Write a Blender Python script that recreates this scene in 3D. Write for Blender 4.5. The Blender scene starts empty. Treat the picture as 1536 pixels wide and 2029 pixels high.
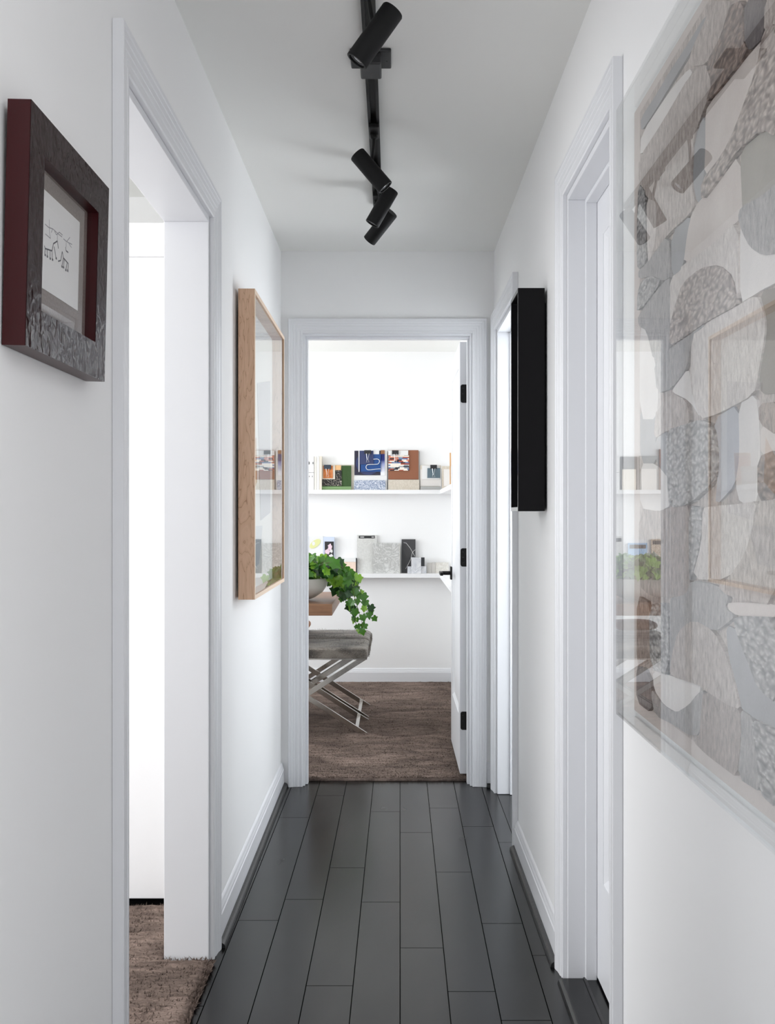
import bpy, math, random
from mathutils import Vector, Matrix, noise

random.seed(7)
# ------------------------------------------------------------------ camera
F, CX, CY, H = 2040.0, 778.0, 1020.0, 1.241      # focal length (px), vanishing point, eye height
scene = bpy.context.scene
COL = scene.collection
cam_d = bpy.data.cameras.new('camera')
cam_d.sensor_fit = 'VERTICAL'
cam_d.sensor_height = 36.0
cam_d.lens = 36.0 * F / 2029.0
cam_d.shift_x = (768.0 - CX) / 2029.0
cam_d.shift_y = (CY - 1014.5) / 2029.0
cam_d.clip_start = 0.05
cam = bpy.data.objects.new('camera', cam_d)
cam.location = (0, 0, H)
cam.rotation_euler = (math.pi / 2, 0, 0)
COL.objects.link(cam)
scene.camera = cam

# ------------------------------------------------------------------ world and light
world = bpy.data.worlds.new('world')
scene.world = world
world.use_nodes = True
world.node_tree.nodes['Background'].inputs[0].default_value = (0.9, 0.95, 1.0, 1)
world.node_tree.nodes['Background'].inputs[1].default_value = 0.6


def area(name, loc, direction, sx, sy, power, color=(1, 1, 1)):
    d = bpy.data.lights.new(name, 'AREA')
    d.shape = 'RECTANGLE'
    d.size, d.size_y = sx, sy
    d.energy = power
    d.color = color
    o = bpy.data.objects.new(name, d)
    o.location = loc
    o.rotation_euler = Vector(direction).to_track_quat('-Z', 'Y').to_euler()
    COL.objects.link(o)
    return o


XL_, XR_ = -0.510, 0.465
# daylight through the windows of the rooms off the hall; the entry and hall lamps are added fill
area('sample_room_window_light', (-2.93, 6.25, 1.45), (1, 0, 0), 2.2, 1.7, 68, (0.925, 0.965, 1.0))
area('side_room_window_light', (-2.95, 2.1, 1.45), (1, 0, 0), 2.2, 1.8, 55, (0.98, 0.985, 1.0))
area('right_room_window_light', (1.45, 4.69, 1.45), (0, -1, 0), 1.06, 1.46, 44, (0.91, 0.955, 1.0))
area('entry_fill_light', (0, -2.5, 1.35), (0, 1, 0), 0.9, 2.0, 2.5, (0.955, 0.965, 1.0))  # added fill lamp in front of the windowless entry wall
area('hall_left_fill_light', (XL_ - 0.05, 0.50, 1.45), (1, 0, 0), 1.1, 1.5, 4, (0.955, 0.965, 1.0))  # added lamp out of view, cross-lights the right wall and the artwork
area('hall_right_fill_light', (XR_ + 0.05, -0.25, 1.45), (-1, 0, 0), 1.1, 1.5, 17, (0.955, 0.965, 1.0))  # added lamp out of view, cross-lights the left wall

vs = scene.view_settings
vs.view_transform = 'Standard'
vs.look = 'None'
vs.gamma = 1.0
vs.use_curve_mapping = False
vs.exposure = 0.45
scene.cycles.use_denoising = True
scene.cycles.max_bounces = 14
scene.cycles.diffuse_bounces = 8
scene.cycles.glossy_bounces = 6
scene.cycles.transparent_max_bounces = 24
scene.cycles.sample_clamp_indirect = 8.0
scene.cycles.caustics_reflective = False
scene.cycles.caustics_refractive = False

# ------------------------------------------------------------------ dimensions
XL, XR = -0.510, 0.465           # hall wall faces
YE, YE2 = 4.706, 4.820           # end wall front and back
YB = 7.60                        # far wall of the sample room
ZC = 2.445                       # ceiling
WT = 0.12


def PX(px, Y): return (px - CX) / F * Y
def PZ(py, Y): return H - (py - CY) / F * Y


# ------------------------------------------------------------------ material helpers
def srgb(r, g, b):
    f = lambda c: (c / 255 / 12.92) if c / 255 <= 0.04045 else ((c / 255 + 0.055) / 1.055) ** 2.4
    return (f(r), f(g), f(b), 1)


class NT:
    def __init__(self, name):
        self.m = bpy.data.materials.new(name)
        self.m.use_nodes = True
        self.t = self.m.node_tree
        self.b = self.t.nodes['Principled BSDF']

    def n(self, kind, **kw):
        nd = self.t.nodes.new(kind)
        for k, v in kw.items():
            if k.startswith('i_'):
                nd.inputs[k[2:].replace('_', ' ')].default_value = v
            else:
                setattr(nd, k, v)
        return nd

    def l(self, a, b): self.t.links.new(a, b)

    def coords(self, scale=(1, 1, 1), rot=(0, 0, 0), kind='Object'):
        tc = self.n('ShaderNodeTexCoord')
        mp = self.n('ShaderNodeMapping')
        mp.inputs['Scale'].default_value = scale
        mp.inputs['Rotation'].default_value = rot
        self.l(tc.outputs[kind], mp.inputs['Vector'])
        return mp.outputs['Vector']

    def noise(self, vec, scale, detail=4, rough=0.55, distortion=0.0):
        nd = self.n('ShaderNodeTexNoise')
        nd.inputs['Scale'].default_value = scale
        nd.inputs['Detail'].default_value = detail
        nd.inputs['Roughness'].default_value = rough
        nd.inputs['Distortion'].default_value = distortion
        self.l(vec, nd.inputs['Vector'])
        return nd.outputs['Fac']

    def ramp(self, fac, stops, interp='LINEAR'):
        r = self.n('ShaderNodeValToRGB')
        r.color_ramp.interpolation = interp
        els = r.color_ramp.elements
        while len(els) < len(stops):
            els.new(0.5)
        for e, (p, c) in zip(els, stops):
            e.position = p
            e.color = c
        self.l(fac, r.inputs['Fac'])
        return r.outputs['Color']

    def bump(self, h, strength=0.3, dist=0.01):
        b = self.n('ShaderNodeBump')
        b.inputs['Strength'].default_value = strength
        b.inputs['Distance'].default_value = dist
        self.l(h, b.inputs['Height'])
        self.l(b.outputs['Normal'], self.b.inputs['Normal'])

    def col(self, sock): self.l(sock, self.b.inputs['Base Color'])

    def set(self, **kw):
        for k, v in kw.items():
            self.b.inputs[k.replace('_', ' ')].default_value = v
        return self


MATS = {}


def plain(name, rgb, rough=0.5, metal=0.0, spec=0.5, bump=None):
    if name in MATS:
        return MATS[name]
    t = NT(name)
    t.set(Base_Color=srgb(*rgb), Roughness=rough, Metallic=metal)
    t.b.inputs['Specular IOR Level'].default_value = spec
    if bump:
        t.bump(t.noise(t.coords(), bump[0], 3), bump[1], bump[2])
    MATS[name] = t.m
    return t.m


WALL = plain('wall_paint', (240, 240, 240), 0.75, bump=(90, 0.04, 0.002))
TRIM = plain('trim_paint', (227, 228, 231), 0.35)
CEIL = plain('ceiling_paint', (236, 236, 233), 0.8)
SHELFW = plain('shelf_paint', (236, 236, 237), 0.4)
BLACK = plain('black_metal', (10, 10, 11), 0.45, spec=0.3)
BLACKM = plain('matte_black_metal', (13, 13, 14), 0.62, spec=0.3)
GRAPH = plain('graphite_plastic', (40, 40, 42), 0.5)
DARKV = plain('dark_void', (12, 12, 12), 0.9)

t = NT('dark_floor_board')
v = t.coords((9, 0.7, 9))
oi = t.n('ShaderNodeObjectInfo')
nz = t.noise(v, 6, 6, 0.6)
c1 = t.ramp(nz, [(0.3, srgb(8, 8, 9)), (0.75, srgb(14, 14, 15))])
mx = t.n('ShaderNodeMix', data_type='RGBA', blend_type='MULTIPLY')
mx.inputs[0].default_value = 1.0
c2 = t.ramp(oi.outputs['Random'], [(0.0, (0.8, 0.8, 0.8, 1)), (1.0, (1.25, 1.25, 1.25, 1))])
t.l(c1, mx.inputs[6]); t.l(c2, mx.inputs[7])
t.col(mx.outputs[2])
t.set(Roughness=0.3)
t.b.inputs['Specular IOR Level'].default_value = 0.42
rr = t.ramp(t.noise(t.coords((3, 1.2, 3)), 3, 5), [(0.3, (0.23,) * 3 + (1,)), (0.7, (0.275,) * 3 + (1,))])
t.l(rr, t.b.inputs['Roughness'])
t.bump(t.noise(t.coords((60, 2, 60)), 8, 4), 0.04, 0.001)
FLOOR = t.m
SUBF = plain('dark_subfloor', (14, 14, 14), 0.8)
SHOE = plain('black_shoe_moulding', (30, 30, 31), 0.35, bump=(60, 0.3, 0.002))

t = NT('brown_rug_pile')
v = t.coords((1.0, 7.0, 1))
big = t.noise(t.coords((1.0, 1.8, 1)), 3.4, 5, 0.62, 0.8)
st = t.noise(v, 8, 6, 0.74, 0.3)
fine = t.noise(t.coords((1, 2.2, 1)), 60, 4, 0.8)
ad = t.n('ShaderNodeMath', operation='MULTIPLY_ADD')
t.l(big, ad.inputs[0]); ad.inputs[1].default_value = 1.25; t.l(st, ad.inputs[2])
ad2 = t.n('ShaderNodeMath', operation='MULTIPLY_ADD')
t.l(fine, ad2.inputs[0]); ad2.inputs[1].default_value = 0.55; t.l(ad.outputs[0], ad2.inputs[2])
mr = t.n('ShaderNodeMapRange'); mr.inputs[1].default_value = 1.10; mr.inputs[2].default_value = 1.74
t.l(ad2.outputs[0], mr.inputs[0])
t.col(t.ramp(mr.outputs[0], [(0.0, srgb(62, 54, 51)), (0.45, srgb(104, 91, 84)), (1.0, srgb(156, 138, 128))]))
t.set(Roughness=0.95)
t.b.inputs['Specular IOR Level'].default_value = 0.1
t.b.inputs['Sheen Weight'].default_value = 0.35
t.b.inputs['Sheen Roughness'].default_value = 0.5
t.b.inputs['Sheen Tint'].default_value = srgb(190, 165, 150)
t.bump(ad2.outputs[0], 0.8, 0.012)
RUG = t.m


def glass_mat(name, ior, tint):
    m = bpy.data.materials.new(name)
    m.use_nodes = True
    nt = m.node_tree
    nt.nodes.clear()
    out = nt.nodes.new('ShaderNodeOutputMaterial')
    tr = nt.nodes.new('ShaderNodeBsdfTransparent')
    tr.inputs[0].default_value = tint
    gl = nt.nodes.new('ShaderNodeBsdfGlossy')
    gl.inputs['Roughness'].default_value = 0.0
    gl.inputs['Color'].default_value = (1, 1, 1, 1)
    fr = nt.nodes.new('ShaderNodeFresnel')
    fr.inputs['IOR'].default_value = ior
    geo = nt.nodes.new('ShaderNodeNewGeometry')
    sub = nt.nodes.new('ShaderNodeMath'); sub.operation = 'SUBTRACT'; sub.inputs[0].default_value = 1.0
    mul = nt.nodes.new('ShaderNodeMath'); mul.operation = 'MULTIPLY'
    mix = nt.nodes.new('ShaderNodeMixShader')
    nt.links.new(geo.outputs['Backfacing'], sub.inputs[1])
    nt.links.new(fr.outputs[0], mul.inputs[0]); nt.links.new(sub.outputs[0], mul.inputs[1])
    nt.links.new(mul.outputs[0], mix.inputs[0])
    nt.links.new(tr.outputs[0], mix.inputs[1]); nt.links.new(gl.outputs[0], mix.inputs[2])
    nt.links.new(mix.outputs[0], out.inputs[0])
    return m


ACRYL = glass_mat('clear_acrylic', 1.95, (0.985, 0.99, 0.99, 1))
PGLASS = glass_mat('picture_glass', 2.9, (0.985, 0.99, 0.985, 1))
EDGE = plain('acrylic_edge', (150, 156, 156), 0.15)

# ------------------------------------------------------------------ mesh helpers


class MB:
    def __init__(self): self.v, self.f = [], []

    def quadbox(self, P):
        """eight corners, bottom four then top four, counter-clockwise from above"""
        b = len(self.v)
        self.v += [tuple(p) for p in P]
        self.f += [(b, b + 3, b + 2, b + 1), (b + 4, b + 5, b + 6, b + 7), (b, b + 1, b + 5, b + 4),
                   (b + 1, b + 2, b + 6, b + 5), (b + 2, b + 3, b + 7, b + 6), (b + 3, b, b + 4, b + 7)]
        return self

    def box(self, x0, x1, y0, y1, z0, z1, T=None):
        P = [(x0, y0, z0), (x1, y0, z0), (x1, y1, z0), (x0, y1, z0), (x0, y0, z1), (x1, y0, z1), (x1, y1, z1), (x0, y1, z1)]
        if T: P = [T(*p) for p in P]
        return self.quadbox(P)

    def prism(self, poly, a, b, fn):
        """extrude 2d polygon between a and b; fn(u, v, w) -> xyz"""
        k = len(self.v); n = len(poly)
        self.v += [tuple(fn(u, v, a)) for u, v in poly] + [tuple(fn(u, v, b)) for u, v in poly]
        self.f.append(tuple(range(k, k + n))[::-1])
        self.f.append(tuple(range(k + n, k + 2 * n)))
        for i in range(n):
            j = (i + 1) % n
            self.f.append((k + i, k + j, k + n + j, k + n + i))
        return self

    def loft(self, rings, closed=True, caps=True):
        k = len(self.v); n = len(rings[0])
        for r in rings: self.v += [tuple(p) for p in r]
        for i in range(len(rings) - 1):
            for j in range(n if closed else n - 1):
                q = (j + 1) % n
                self.f.append((k + i * n + j, k + i * n + q, k + (i + 1) * n + q, k + (i + 1) * n + j))
        if caps:
            self.f.append(tuple(range(k, k + n))[::-1])
            e = k + (len(rings) - 1) * n
            self.f.append(tuple(range(e, e + n)))
        return self

    def tube(self, pts, r, n=8, caps=True):
        pts = [Vector(p) for p in pts]
        rings = []
        up = Vector((0.13, 0.31, 0.94)).normalized()
        for i, p in enumerate(pts):
            d = (pts[min(i + 1, len(pts) - 1)] - pts[max(i - 1, 0)]).normalized()
            a = d.cross(up)
            if a.length < 0.05: a = d.cross(Vector((1, 0, 0)))
            a.normalize(); b = d.cross(a)
            rad = r[i] if isinstance(r, (list, tuple)) else r
            rings.append([p + a * math.cos(2 * math.pi * j / n) * rad + b * math.sin(2 * math.pi * j / n) * rad for j in range(n)])
        return self.loft(rings, True, caps)

    def lathe(self, prof, c, n=32, axis=None):
        """prof: (radius, height) pairs round axis at c"""
        ax = Vector(axis).normalized() if axis else Vector((0, 0, 1))
        a = ax.cross(Vector((0, 1, 0.001)))
        a.normalize(); b = ax.cross(a)
        c = Vector(c)
        rings = [[c + ax * h + (a * math.cos(2 * math.pi * j / n) + b * math.sin(2 * math.pi * j / n)) * max(r, 1e-4) for j in range(n)] for r, h in prof]
        return self.loft(rings, True, True)

    def obj(self, name, mat, parent=None, smooth=False, bevel=0, sub=0):
        me = bpy.data.meshes.new(name)
        me.from_pydata(self.v, [], self.f)
        me.update()
        import bmesh
        bm = bmesh.new(); bm.from_mesh(me)
        bmesh.ops.recalc_face_normals(bm, faces=bm.faces)
        bm.to_mesh(me); bm.free()
        if smooth:
            me.polygons.foreach_set('use_smooth', [True] * len(me.polygons))
        me.materials.append(mat)
        o = bpy.data.objects.new(name, me)
        COL.objects.link(o)
        if parent:
            put(o, parent)
        if bevel:
            md = o.modifiers.new('bevel', 'BEVEL'); md.width = bevel; md.segments = 2; md.limit_method = 'ANGLE'
        if sub:
            md = o.modifiers.new('sub', 'SUBSURF'); md.levels = sub; md.render_levels = sub
        if smooth:
            try:
                md = o.modifiers.new('edge', 'EDGE_SPLIT'); md.split_angle = math.radians(40)
            except Exception:
                pass
        return o


def world_mat(o):
    m = o.matrix_basis.copy()
    if o.parent:
        m = world_mat(o.parent) @ o.matrix_parent_inverse @ m
    return m


def put(o, parent):
    o.parent = parent
    o.matrix_parent_inverse = world_mat(parent).inverted()


def tag(o, label, cat, group=None, kind=None):
    o['label'] = label
    o['category'] = cat
    if group: o['group'] = group
    if kind: o['kind'] = kind
    return o


def thing(name, label, cat, loc, group=None, kind=None):
    o = bpy.data.objects.new(name, None)
    o.empty_display_size = 0.05
    o.location = loc
    COL.objects.link(o)
    return tag(o, label, cat, group, kind)


def struct(o, label, cat): return tag(o, label, cat, None, 'structure')


# ------------------------------------------------------------------ room shell
# openings: left wall, right wall (closet door), right wall (far opening), end wall
LO = (1.945, 2.870, 2.070)
R1 = (2.150, 2.745, 2.092)
R2 = (3.885, 4.585, 2.066)
EO = (-0.400, 0.354, 2.060)
Y0 = -2.6

m = MB()
m.box(XL - WT, XL, Y0, -0.1, 0, ZC).box(XL - WT, XL, 1.1, LO[0], 0, ZC).box(XL - WT, XL, -0.1, 1.1, 0, .7).box(XL - WT, XL, -0.1, 1.1, 2.2, ZC).box(XL - WT, XL, LO[1], YE, 0, ZC).box(XL - WT, XL, LO[0], LO[1], LO[2], ZC)
struct(m.obj('wall_left', WALL), 'white painted hall wall on the left with a cased opening', 'wall')
m = MB()
m.box(XR, XR + WT, Y0, -0.85, 0, ZC).box(XR, XR + WT, 0.35, R1[0], 0, ZC).box(XR, XR + WT, -0.85, 0.35, 0, .7).box(XR, XR + WT, -0.85, 0.35, 2.2, ZC).box(XR, XR + WT, R1[1], R2[0], 0, ZC).box(XR, XR + WT, R2[1], YE, 0, ZC)
m.box(XR, XR + WT, R1[0], R1[1], R1[2], ZC).box(XR, XR + WT, R2[0], R2[1], R2[2], ZC)
struct(m.obj('wall_right', WALL), 'white painted hall wall on the right behind the textile artwork', 'wall')
m = MB()
m.box(-3.1, EO[0] - .0165, YE, YE2, 0, ZC).box(EO[1] + .0165, 0.90, YE, YE2, 0, ZC).box(2.0, 2.15, YE, YE2, 0, ZC).box(0.90, 2.0, YE, YE2, 0, .7).box(0.90, 2.0, YE, YE2, 2.2, ZC).box(EO[0] - .0165, EO[1] + .0165, YE, YE2, EO[2] + .0165, ZC)
struct(m.obj('wall_end', WALL), 'white wall at the end of the hall around the open doorway', 'wall')
struct(MB().box(-3.1, 0.60, YB, YB + 0.1, 0, ZC).obj('wall_back', WALL), 'bright white far wall of the sample room with two shelves', 'wall')
struct(MB().box(0.470, 0.60, YE2, YB, 0, ZC).obj('wall_sample_room_right', WALL), 'white wall of the sample room behind the open door', 'wall')
m = MB()
m.box(-3.1, -3.0, YE2, YB, 0, 0.55).box(-3.1, -3.0, YE2, YB, 2.35, ZC).box(-3.1, -3.0, YE2, 5.1, 0.55, 2.35).box(-3.1, -3.0, 7.4, YB, 0.55, 2.35)
struct(m.obj('wall_sample_room_left', WALL), 'white window wall of the sample room left of the table', 'wall')
m = MB()
m.box(-3.1, -3.0, 0.3, 4.0, 0, 0.5).box(-3.1, -3.0, 0.3, 4.0, 2.4, ZC).box(-3.1, -3.0, 0.3, 0.95, 0.5, 2.4).box(-3.1, -3.0, 3.25, 4.0, 0.5, 2.4)
struct(m.obj('wall_side_room_left', WALL), 'white window wall of the room off the left opening', 'wall')
struct(MB().box(-3.0, XL - WT, 3.90, 4.0, 0, ZC).obj('wall_side_room_far', WALL), 'white far wall of the left room behind the wardrobe', 'wall')
struct(MB().box(-3.0, XL - WT, 0.3, 0.4, 0, ZC).obj('wall_side_room_near', WALL), 'white near wall of the room off the left opening', 'wall')
m = MB().box(2.05, 2.15, 3.2, YE, 0, ZC)
struct(m.obj('wall_right_room_far', WALL), 'white side wall beyond the far right opening', 'wall')
struct(MB().box(XR + WT, 2.05, 3.2, 3.3, 0, ZC).obj('wall_right_room_near', WALL), 'white side wall of the room off the far right opening', 'wall')
struct(MB().box(-3.1, 2.15, -2.7, 7.7, ZC, ZC + 0.1).obj('ceiling', CEIL), 'pale grey painted ceiling with the black lighting track', 'ceiling')

struct(MB().box(XL - WT, XR + WT, -2.7, -2.6, 0, ZC).obj('wall_entry', WALL), 'white wall closing the hall behind the photographer', 'wall')


def window(n, label, x, s_, y0, y1, z0, z1, T=None):
    """casement at the outer face of a window opening; s_ points outdoors"""
    w = thing('window_%d' % n, label, 'window', T(x, (y0 + y1) / 2, z0) if T else (x, (y0 + y1) / 2, z0), kind='structure')
    xa, xb = sorted((x, x + s_ * .03))
    ym = (y0 + y1) / 2
    for a, b, c, d in ((y0, y0 + .05, z0, z1), (y1 - .05, y1, z0, z1), (y0 + .05, y1 - .05, z0, z0 + .05), (y0 + .05, y1 - .05, z1 - .05, z1), (ym - .02, ym + .02, z0 + .05, z1 - .05)):
        MB().box(xa, xb, a, b, c, d, T).obj('window_frame', TRIM, w)
    for a, b in ((y0 + .05, ym - .02), (ym + .02, y1 - .05)):
        MB().box((xa + xb) / 2 - .002, (xa + xb) / 2 + .002, a, b, z0 + .05, z1 - .05, T).obj('pane', ACRYL, w)


window(1, 'white casement window of the sample room beside the table', -3.06, -1, 5.1, 7.4, .55, 2.35)
window(2, 'white casement window of the room off the left opening', -3.06, -1, .95, 3.25, .5, 2.4)
window(3, 'white casement window of the room off the far right opening', 4.76, 1, .90, 2.0, .7, 2.2, lambda x, y, z: (y, x, z))
window(4, 'unseen white window added to the left hall wall for light', XL - .085, -1, -.1, 1.1, .7, 2.2)  # made-up window round the added left hall lamp
window(5, 'unseen white window added to the right hall wall for light', XR + .085, 1, -.85, .35, .7, 2.2)  # made-up window round the added right hall lamp

# floor: a dark base with every board a piece of its own
floor = thing('floor', 'dark charcoal wooden plank floor of the hall', 'floor', (0, 0, -0.012), kind='structure')
MB().box(-3.1, 2.15, -2.7, 7.7, -0.06, -0.0125).obj('floor_base', SUBF, floor)
JOINTS = {0: [4.02, 2.95], -1: [4.305, 3.30, 2.35], 1: [4.357, 3.576, 2.68], -2: [3.62, 2.713], -3: [4.55, 3.322, 2.45],
          2: [4.1, 3.126, 2.527], -4: [4.22, 3.15], 3: [3.9, 2.9], -5: [3.7, 2.6]}
for k in range(-5, 4):
    ys = sorted(JOINTS[k])
    y = ys[0]
    while y > -2.6:
        y -= random.uniform(0.8, 1.25)
        ys.insert(0, max(y, -2.6))
    ys.append(5.0)
    for a, b in zip(ys[:-1], ys[1:]):
        g = 0.0006
        def xs(Y, e): return min(max(0.00735 * Y + 0.124 * (k + e), XL - 0.0), XR)
        P = []
        for z, s in ((-0.012, 0), (0.0, 0.0007)):
            P += [(xs(a, 0) + g + s, a + g + s, z), (xs(a, 1) - g - s, a + g + s, z), (xs(b, 1) - g - s, b - g - s, z), (xs(b, 0) + g + s, b - g - s, z)]
        if P[1][0] - P[0][0] < 0.004: continue
        MB().quadbox(P).obj('floor_board', FLOOR, floor)
# boards of the side openings
for a, b in ((LO[0], LO[1]),):
    MB().box(XL - WT, XL - 0.001, a, b, -0.012, -0.0005).obj('threshold_board', FLOOR, floor)
MB().box(XR + 0.001, 2.05, 3.3, YE - 0.001, -0.012, -0.0005).obj('threshold_board', FLOOR, floor)

# ------------------------------------------------------------------ casings, jambs, baseboards
PROF = [(0, 0), (0, .010), (.003, .0125), (.010, .0125), (.012, .0112), (.022, .0120), (.0235, .0138), (.034, .0148), (.0355, .0138),
        (.037, .0150), (.048, .0165), (.0495, .0155), (.051, .0172), (.059, .0195), (.061, .0188), (.063, .0208), (.072, .0212), (.074, .0195), (.074, 0)]


def casing(tr, a0, a1, head, fn, scale=1.0):
    """fn(along, z, out) -> xyz"""
    P = [(u * scale, v) for u, v in PROF]
    for s, a in ((-1, a0), (1, a1)):
        r0 = [fn(a + s * u, 0.001, v) for u, v in P]
        r1 = [fn(a + s * u, head + u, v) for u, v in P]
        MB().loft([r0, r1]).obj('casing_leg', TRIM, tr)
    r0 = [fn(a0 - u, head + u, v) for u, v in P]
    r1 = [fn(a1 + u, head + u, v) for u, v in P]
    MB().loft([r0, r1]).obj('casing_head', TRIM, tr)


J = 0.016


def jamb_y(tr, a0, a1, head, x0, x1, stop=None):
    """lining of an opening in a side wall"""
    for n_, (p, q) in (('jamb', (a0, a0 + J)), ('jamb', (a1 - J, a1))):
        MB().box(x0, x1, p, q, 0.001, head - J).obj(n_, TRIM, tr, bevel=0.0015)
    MB().box(x0, x1, a0, a1, head - J, head).obj('jamb_head', TRIM, tr, bevel=0.0015)
    if stop:
        s0, s1, th = stop
        for p, q in ((a0 + J, a0 + J + th), (a1 - J - th, a1 - J)):
            MB().box(s0, s1, p, q, 0.001, head - J).obj('door_stop', TRIM, tr, bevel=0.002)
        MB().box(s0, s1, a0 + J + th, a1 - J - th, head - J - th, head - J).obj('door_stop', TRIM, tr, bevel=0.002)


E = 0.0006
tr = thing('trim_1', 'white moulded casing round the bright opening in the left wall', 'door casing', (XL, LO[1], 0), kind='structure')
casing(tr, LO[0], LO[1], LO[2], lambda a, z, o: (XL + E + o, a, z), 1.0)
jamb_y(tr, LO[0], LO[1], LO[2], XL - WT - 0.004, XL, None)
tr = thing('trim_2', 'white moulded casing round the closed closet door beside the textile artwork', 'door casing', (XR, R1[1], 0), kind='structure')
casing(tr, R1[0], R1[1], R1[2], lambda a, z, o: (XR - E - o, a, z), 1.0)
jamb_y(tr, R1[0], R1[1], R1[2], XR, XR + WT, (0.510, 0.540, 0.012))
tr = thing('trim_3', 'white moulded casing round the opening behind the narrow black frame', 'door casing', (XR, R2[1], 0), kind='structure')
casing(tr, R2[0], R2[1], R2[2], lambda a, z, o: (XR - E - o, a, z), 1.0)
jamb_y(tr, R2[0], R2[1], R2[2], XR, XR + WT, (0.52, 0.545, 0.012))
tr = thing('trim_4', 'white fluted casing round the doorway at the end of the hall', 'door casing', (0, YE, 0), kind='structure')
casing(tr, EO[0] - 0.010, EO[1] + 0.010, EO[2] + 0.010, lambda a, z, o: (a, YE - E - o, z), 0.88)
for p, q in ((EO[0] - J, EO[0]), (EO[1], EO[1] + J)):
    MB().box(p, q, YE - .0003, YE2, 0.001, EO[2]).obj('jamb', TRIM, tr, bevel=0.0015)
MB().box(EO[0] - J, EO[1] + J, YE - .0003, YE2, EO[2], EO[2] + J).obj('jamb_head', TRIM, tr, bevel=0.0015)
for p, q in ((EO[0], EO[0] + 0.011), (EO[1] - 0.011, EO[1])):
    MB().box(p, q, YE + 0.03, YE + 0.068, 0.001, EO[2] - 0.011).obj('door_stop', TRIM, tr, bevel=0.002)
MB().box(EO[0], EO[1], YE + 0.03, YE + 0.068, EO[2] - 0.011, EO[2]).obj('door_stop', TRIM, tr, bevel=0.002)

BPROF = [(0.001, 0), (0.001, .014), (.080, .014), (.083, .0115), (.090, .0105), (.096, .008), (.104, .006), (.108, .003), (.110, 0)]
SPROF = [(0.0008, 0), (0.0008, .017), (.006, .0165), (.012, .0135), (.0165, .0075), (.018, 0)]


def baseboard(name, label, fn, a, b, shoe=True):
    r = thing(name, label, 'baseboard', fn(a, 0, 0), kind='structure')
    MB().loft([[fn(a, z, o) for z, o in BPROF], [fn(b, z, o) for z, o in BPROF]]).obj('base_moulding', TRIM, r)
    if shoe:
        MB().loft([[fn(a, z, o + .0145) for z, o in SPROF], [fn(b, z, o + .0145) for z, o in SPROF]]).obj('shoe_moulding', SHOE, r)


fl = lambda a, z, o: (XL + E + o, a, z)
fr_ = lambda a, z, o: (XR - E - o, a, z)
CW = 0.0745
baseboard('baseboard_left', 'white baseboard with black shoe strip under the wooden frame', fl, LO[1] + CW, YE - 0.002)
baseboard('baseboard_left_near', 'white baseboard with black shoe strip under the dark red frame', fl, -2.5, LO[0] - CW)
baseboard('baseboard_right', 'white baseboard with black shoe strip under the narrow black frame', fr_, R1[1] + CW, R2[0] - CW)
baseboard('baseboard_right_near', 'white baseboard with black shoe strip under the textile artwork', fr_, -2.5, R1[0] - CW)
fe = lambda a, z, o: (a, YE - E - o, z)
baseboard('baseboard_end', 'short white baseboard piece right of the end doorway casing', fe, EO[1] + 0.0765, XR - 0.003)
baseboard('baseboard_back', 'white baseboard along the far wall behind the benches', lambda a, z, o: (a, YB - E - o, z), -2.99, 0.469, False)
baseboard('baseboard_sample_room_right', 'white baseboard behind the open panelled door', lambda a, z, o: (0.470 - E - o, a, z), YE2 + 0.1, YB - 0.02, False)

# threshold of the closet door
th = thing('door_threshold', 'black wooden threshold saddle under the closed closet door', 'threshold', (0.50, 2.45, 0), kind='structure')
MB().loft([[(x, y, z) for x, z in ((.437, .001), (.440, .010), (.448, .013), (.585, .013), (.585, .001))] for y in (R1[0] + J + .001, R1[1] - J - .001)]).obj('saddle', FLOOR, th)
MB().box(.4475, .4505, R1[0] + J + .002, R1[1] - J - .002, .0132, .0150).obj('bead', SHOE, th)
MB().box(.505, .512, R1[0] + J + .002, R1[1] - J - .002, .0132, .0160).obj('bead', SHOE, th)

# ------------------------------------------------------------------ doors


def panel_door(root, fn, w, h, th, z0, stile, top, bot, name='leaf'):
    """fn(a, z, d): a across the width, d through the thickness"""
    def bx(mb, a0, a1, za, zb, d0, d1):
        mb.quadbox([fn(a0, za, d0), fn(a1, za, d0), fn(a1, za, d1), fn(a0, za, d1), fn(a0, zb, d0), fn(a1, zb, d0), fn(a1, zb, d1), fn(a0, zb, d1)])
        return mb
    bx(MB(), 0, stile, z0, z0 + h, 0, th).obj('stile', TRIM, root)
    bx(MB(), w - stile, w, z0, z0 + h, 0, th).obj('stile', TRIM, root)
    bx(MB(), stile, w - stile, z0 + h - top, z0 + h, 0, th).obj('rail', TRIM, root)
    bx(MB(), stile, w - stile, z0, z0 + bot, 0, th).obj('rail', TRIM, root)
    bx(MB(), stile, w - stile, z0 + bot, z0 + h - top, 0.011, th - 0.011).obj('panel', TRIM, root)
    A0, A1, ZA, ZB = stile, w - stile, z0 + bot, z0 + h - top
    q = 0.016
    for d0, d1 in ((0.0015, 0.0109), (th - 0.0015, th - 0.0109)):
        P0 = [(A0, ZA), (A1, ZA), (A1, ZB), (A0, ZB)]
        P1 = [(A0 + q, ZA + q), (A1 - q, ZA + q), (A1 - q, ZB - q), (A0 + q, ZB - q)]
        mb = MB()
        for i in range(4):
            j = (i + 1) % 4
            k = len(mb.v)
            mb.v += [fn(*P0[i], d0), fn(*P0[j], d0), fn(*P1[j], d1), fn(*P1[i], d1)]
            mb.f.append((k, k + 1, k + 2, k + 3))
        mb.obj('panel_moulding', TRIM, root)


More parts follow.
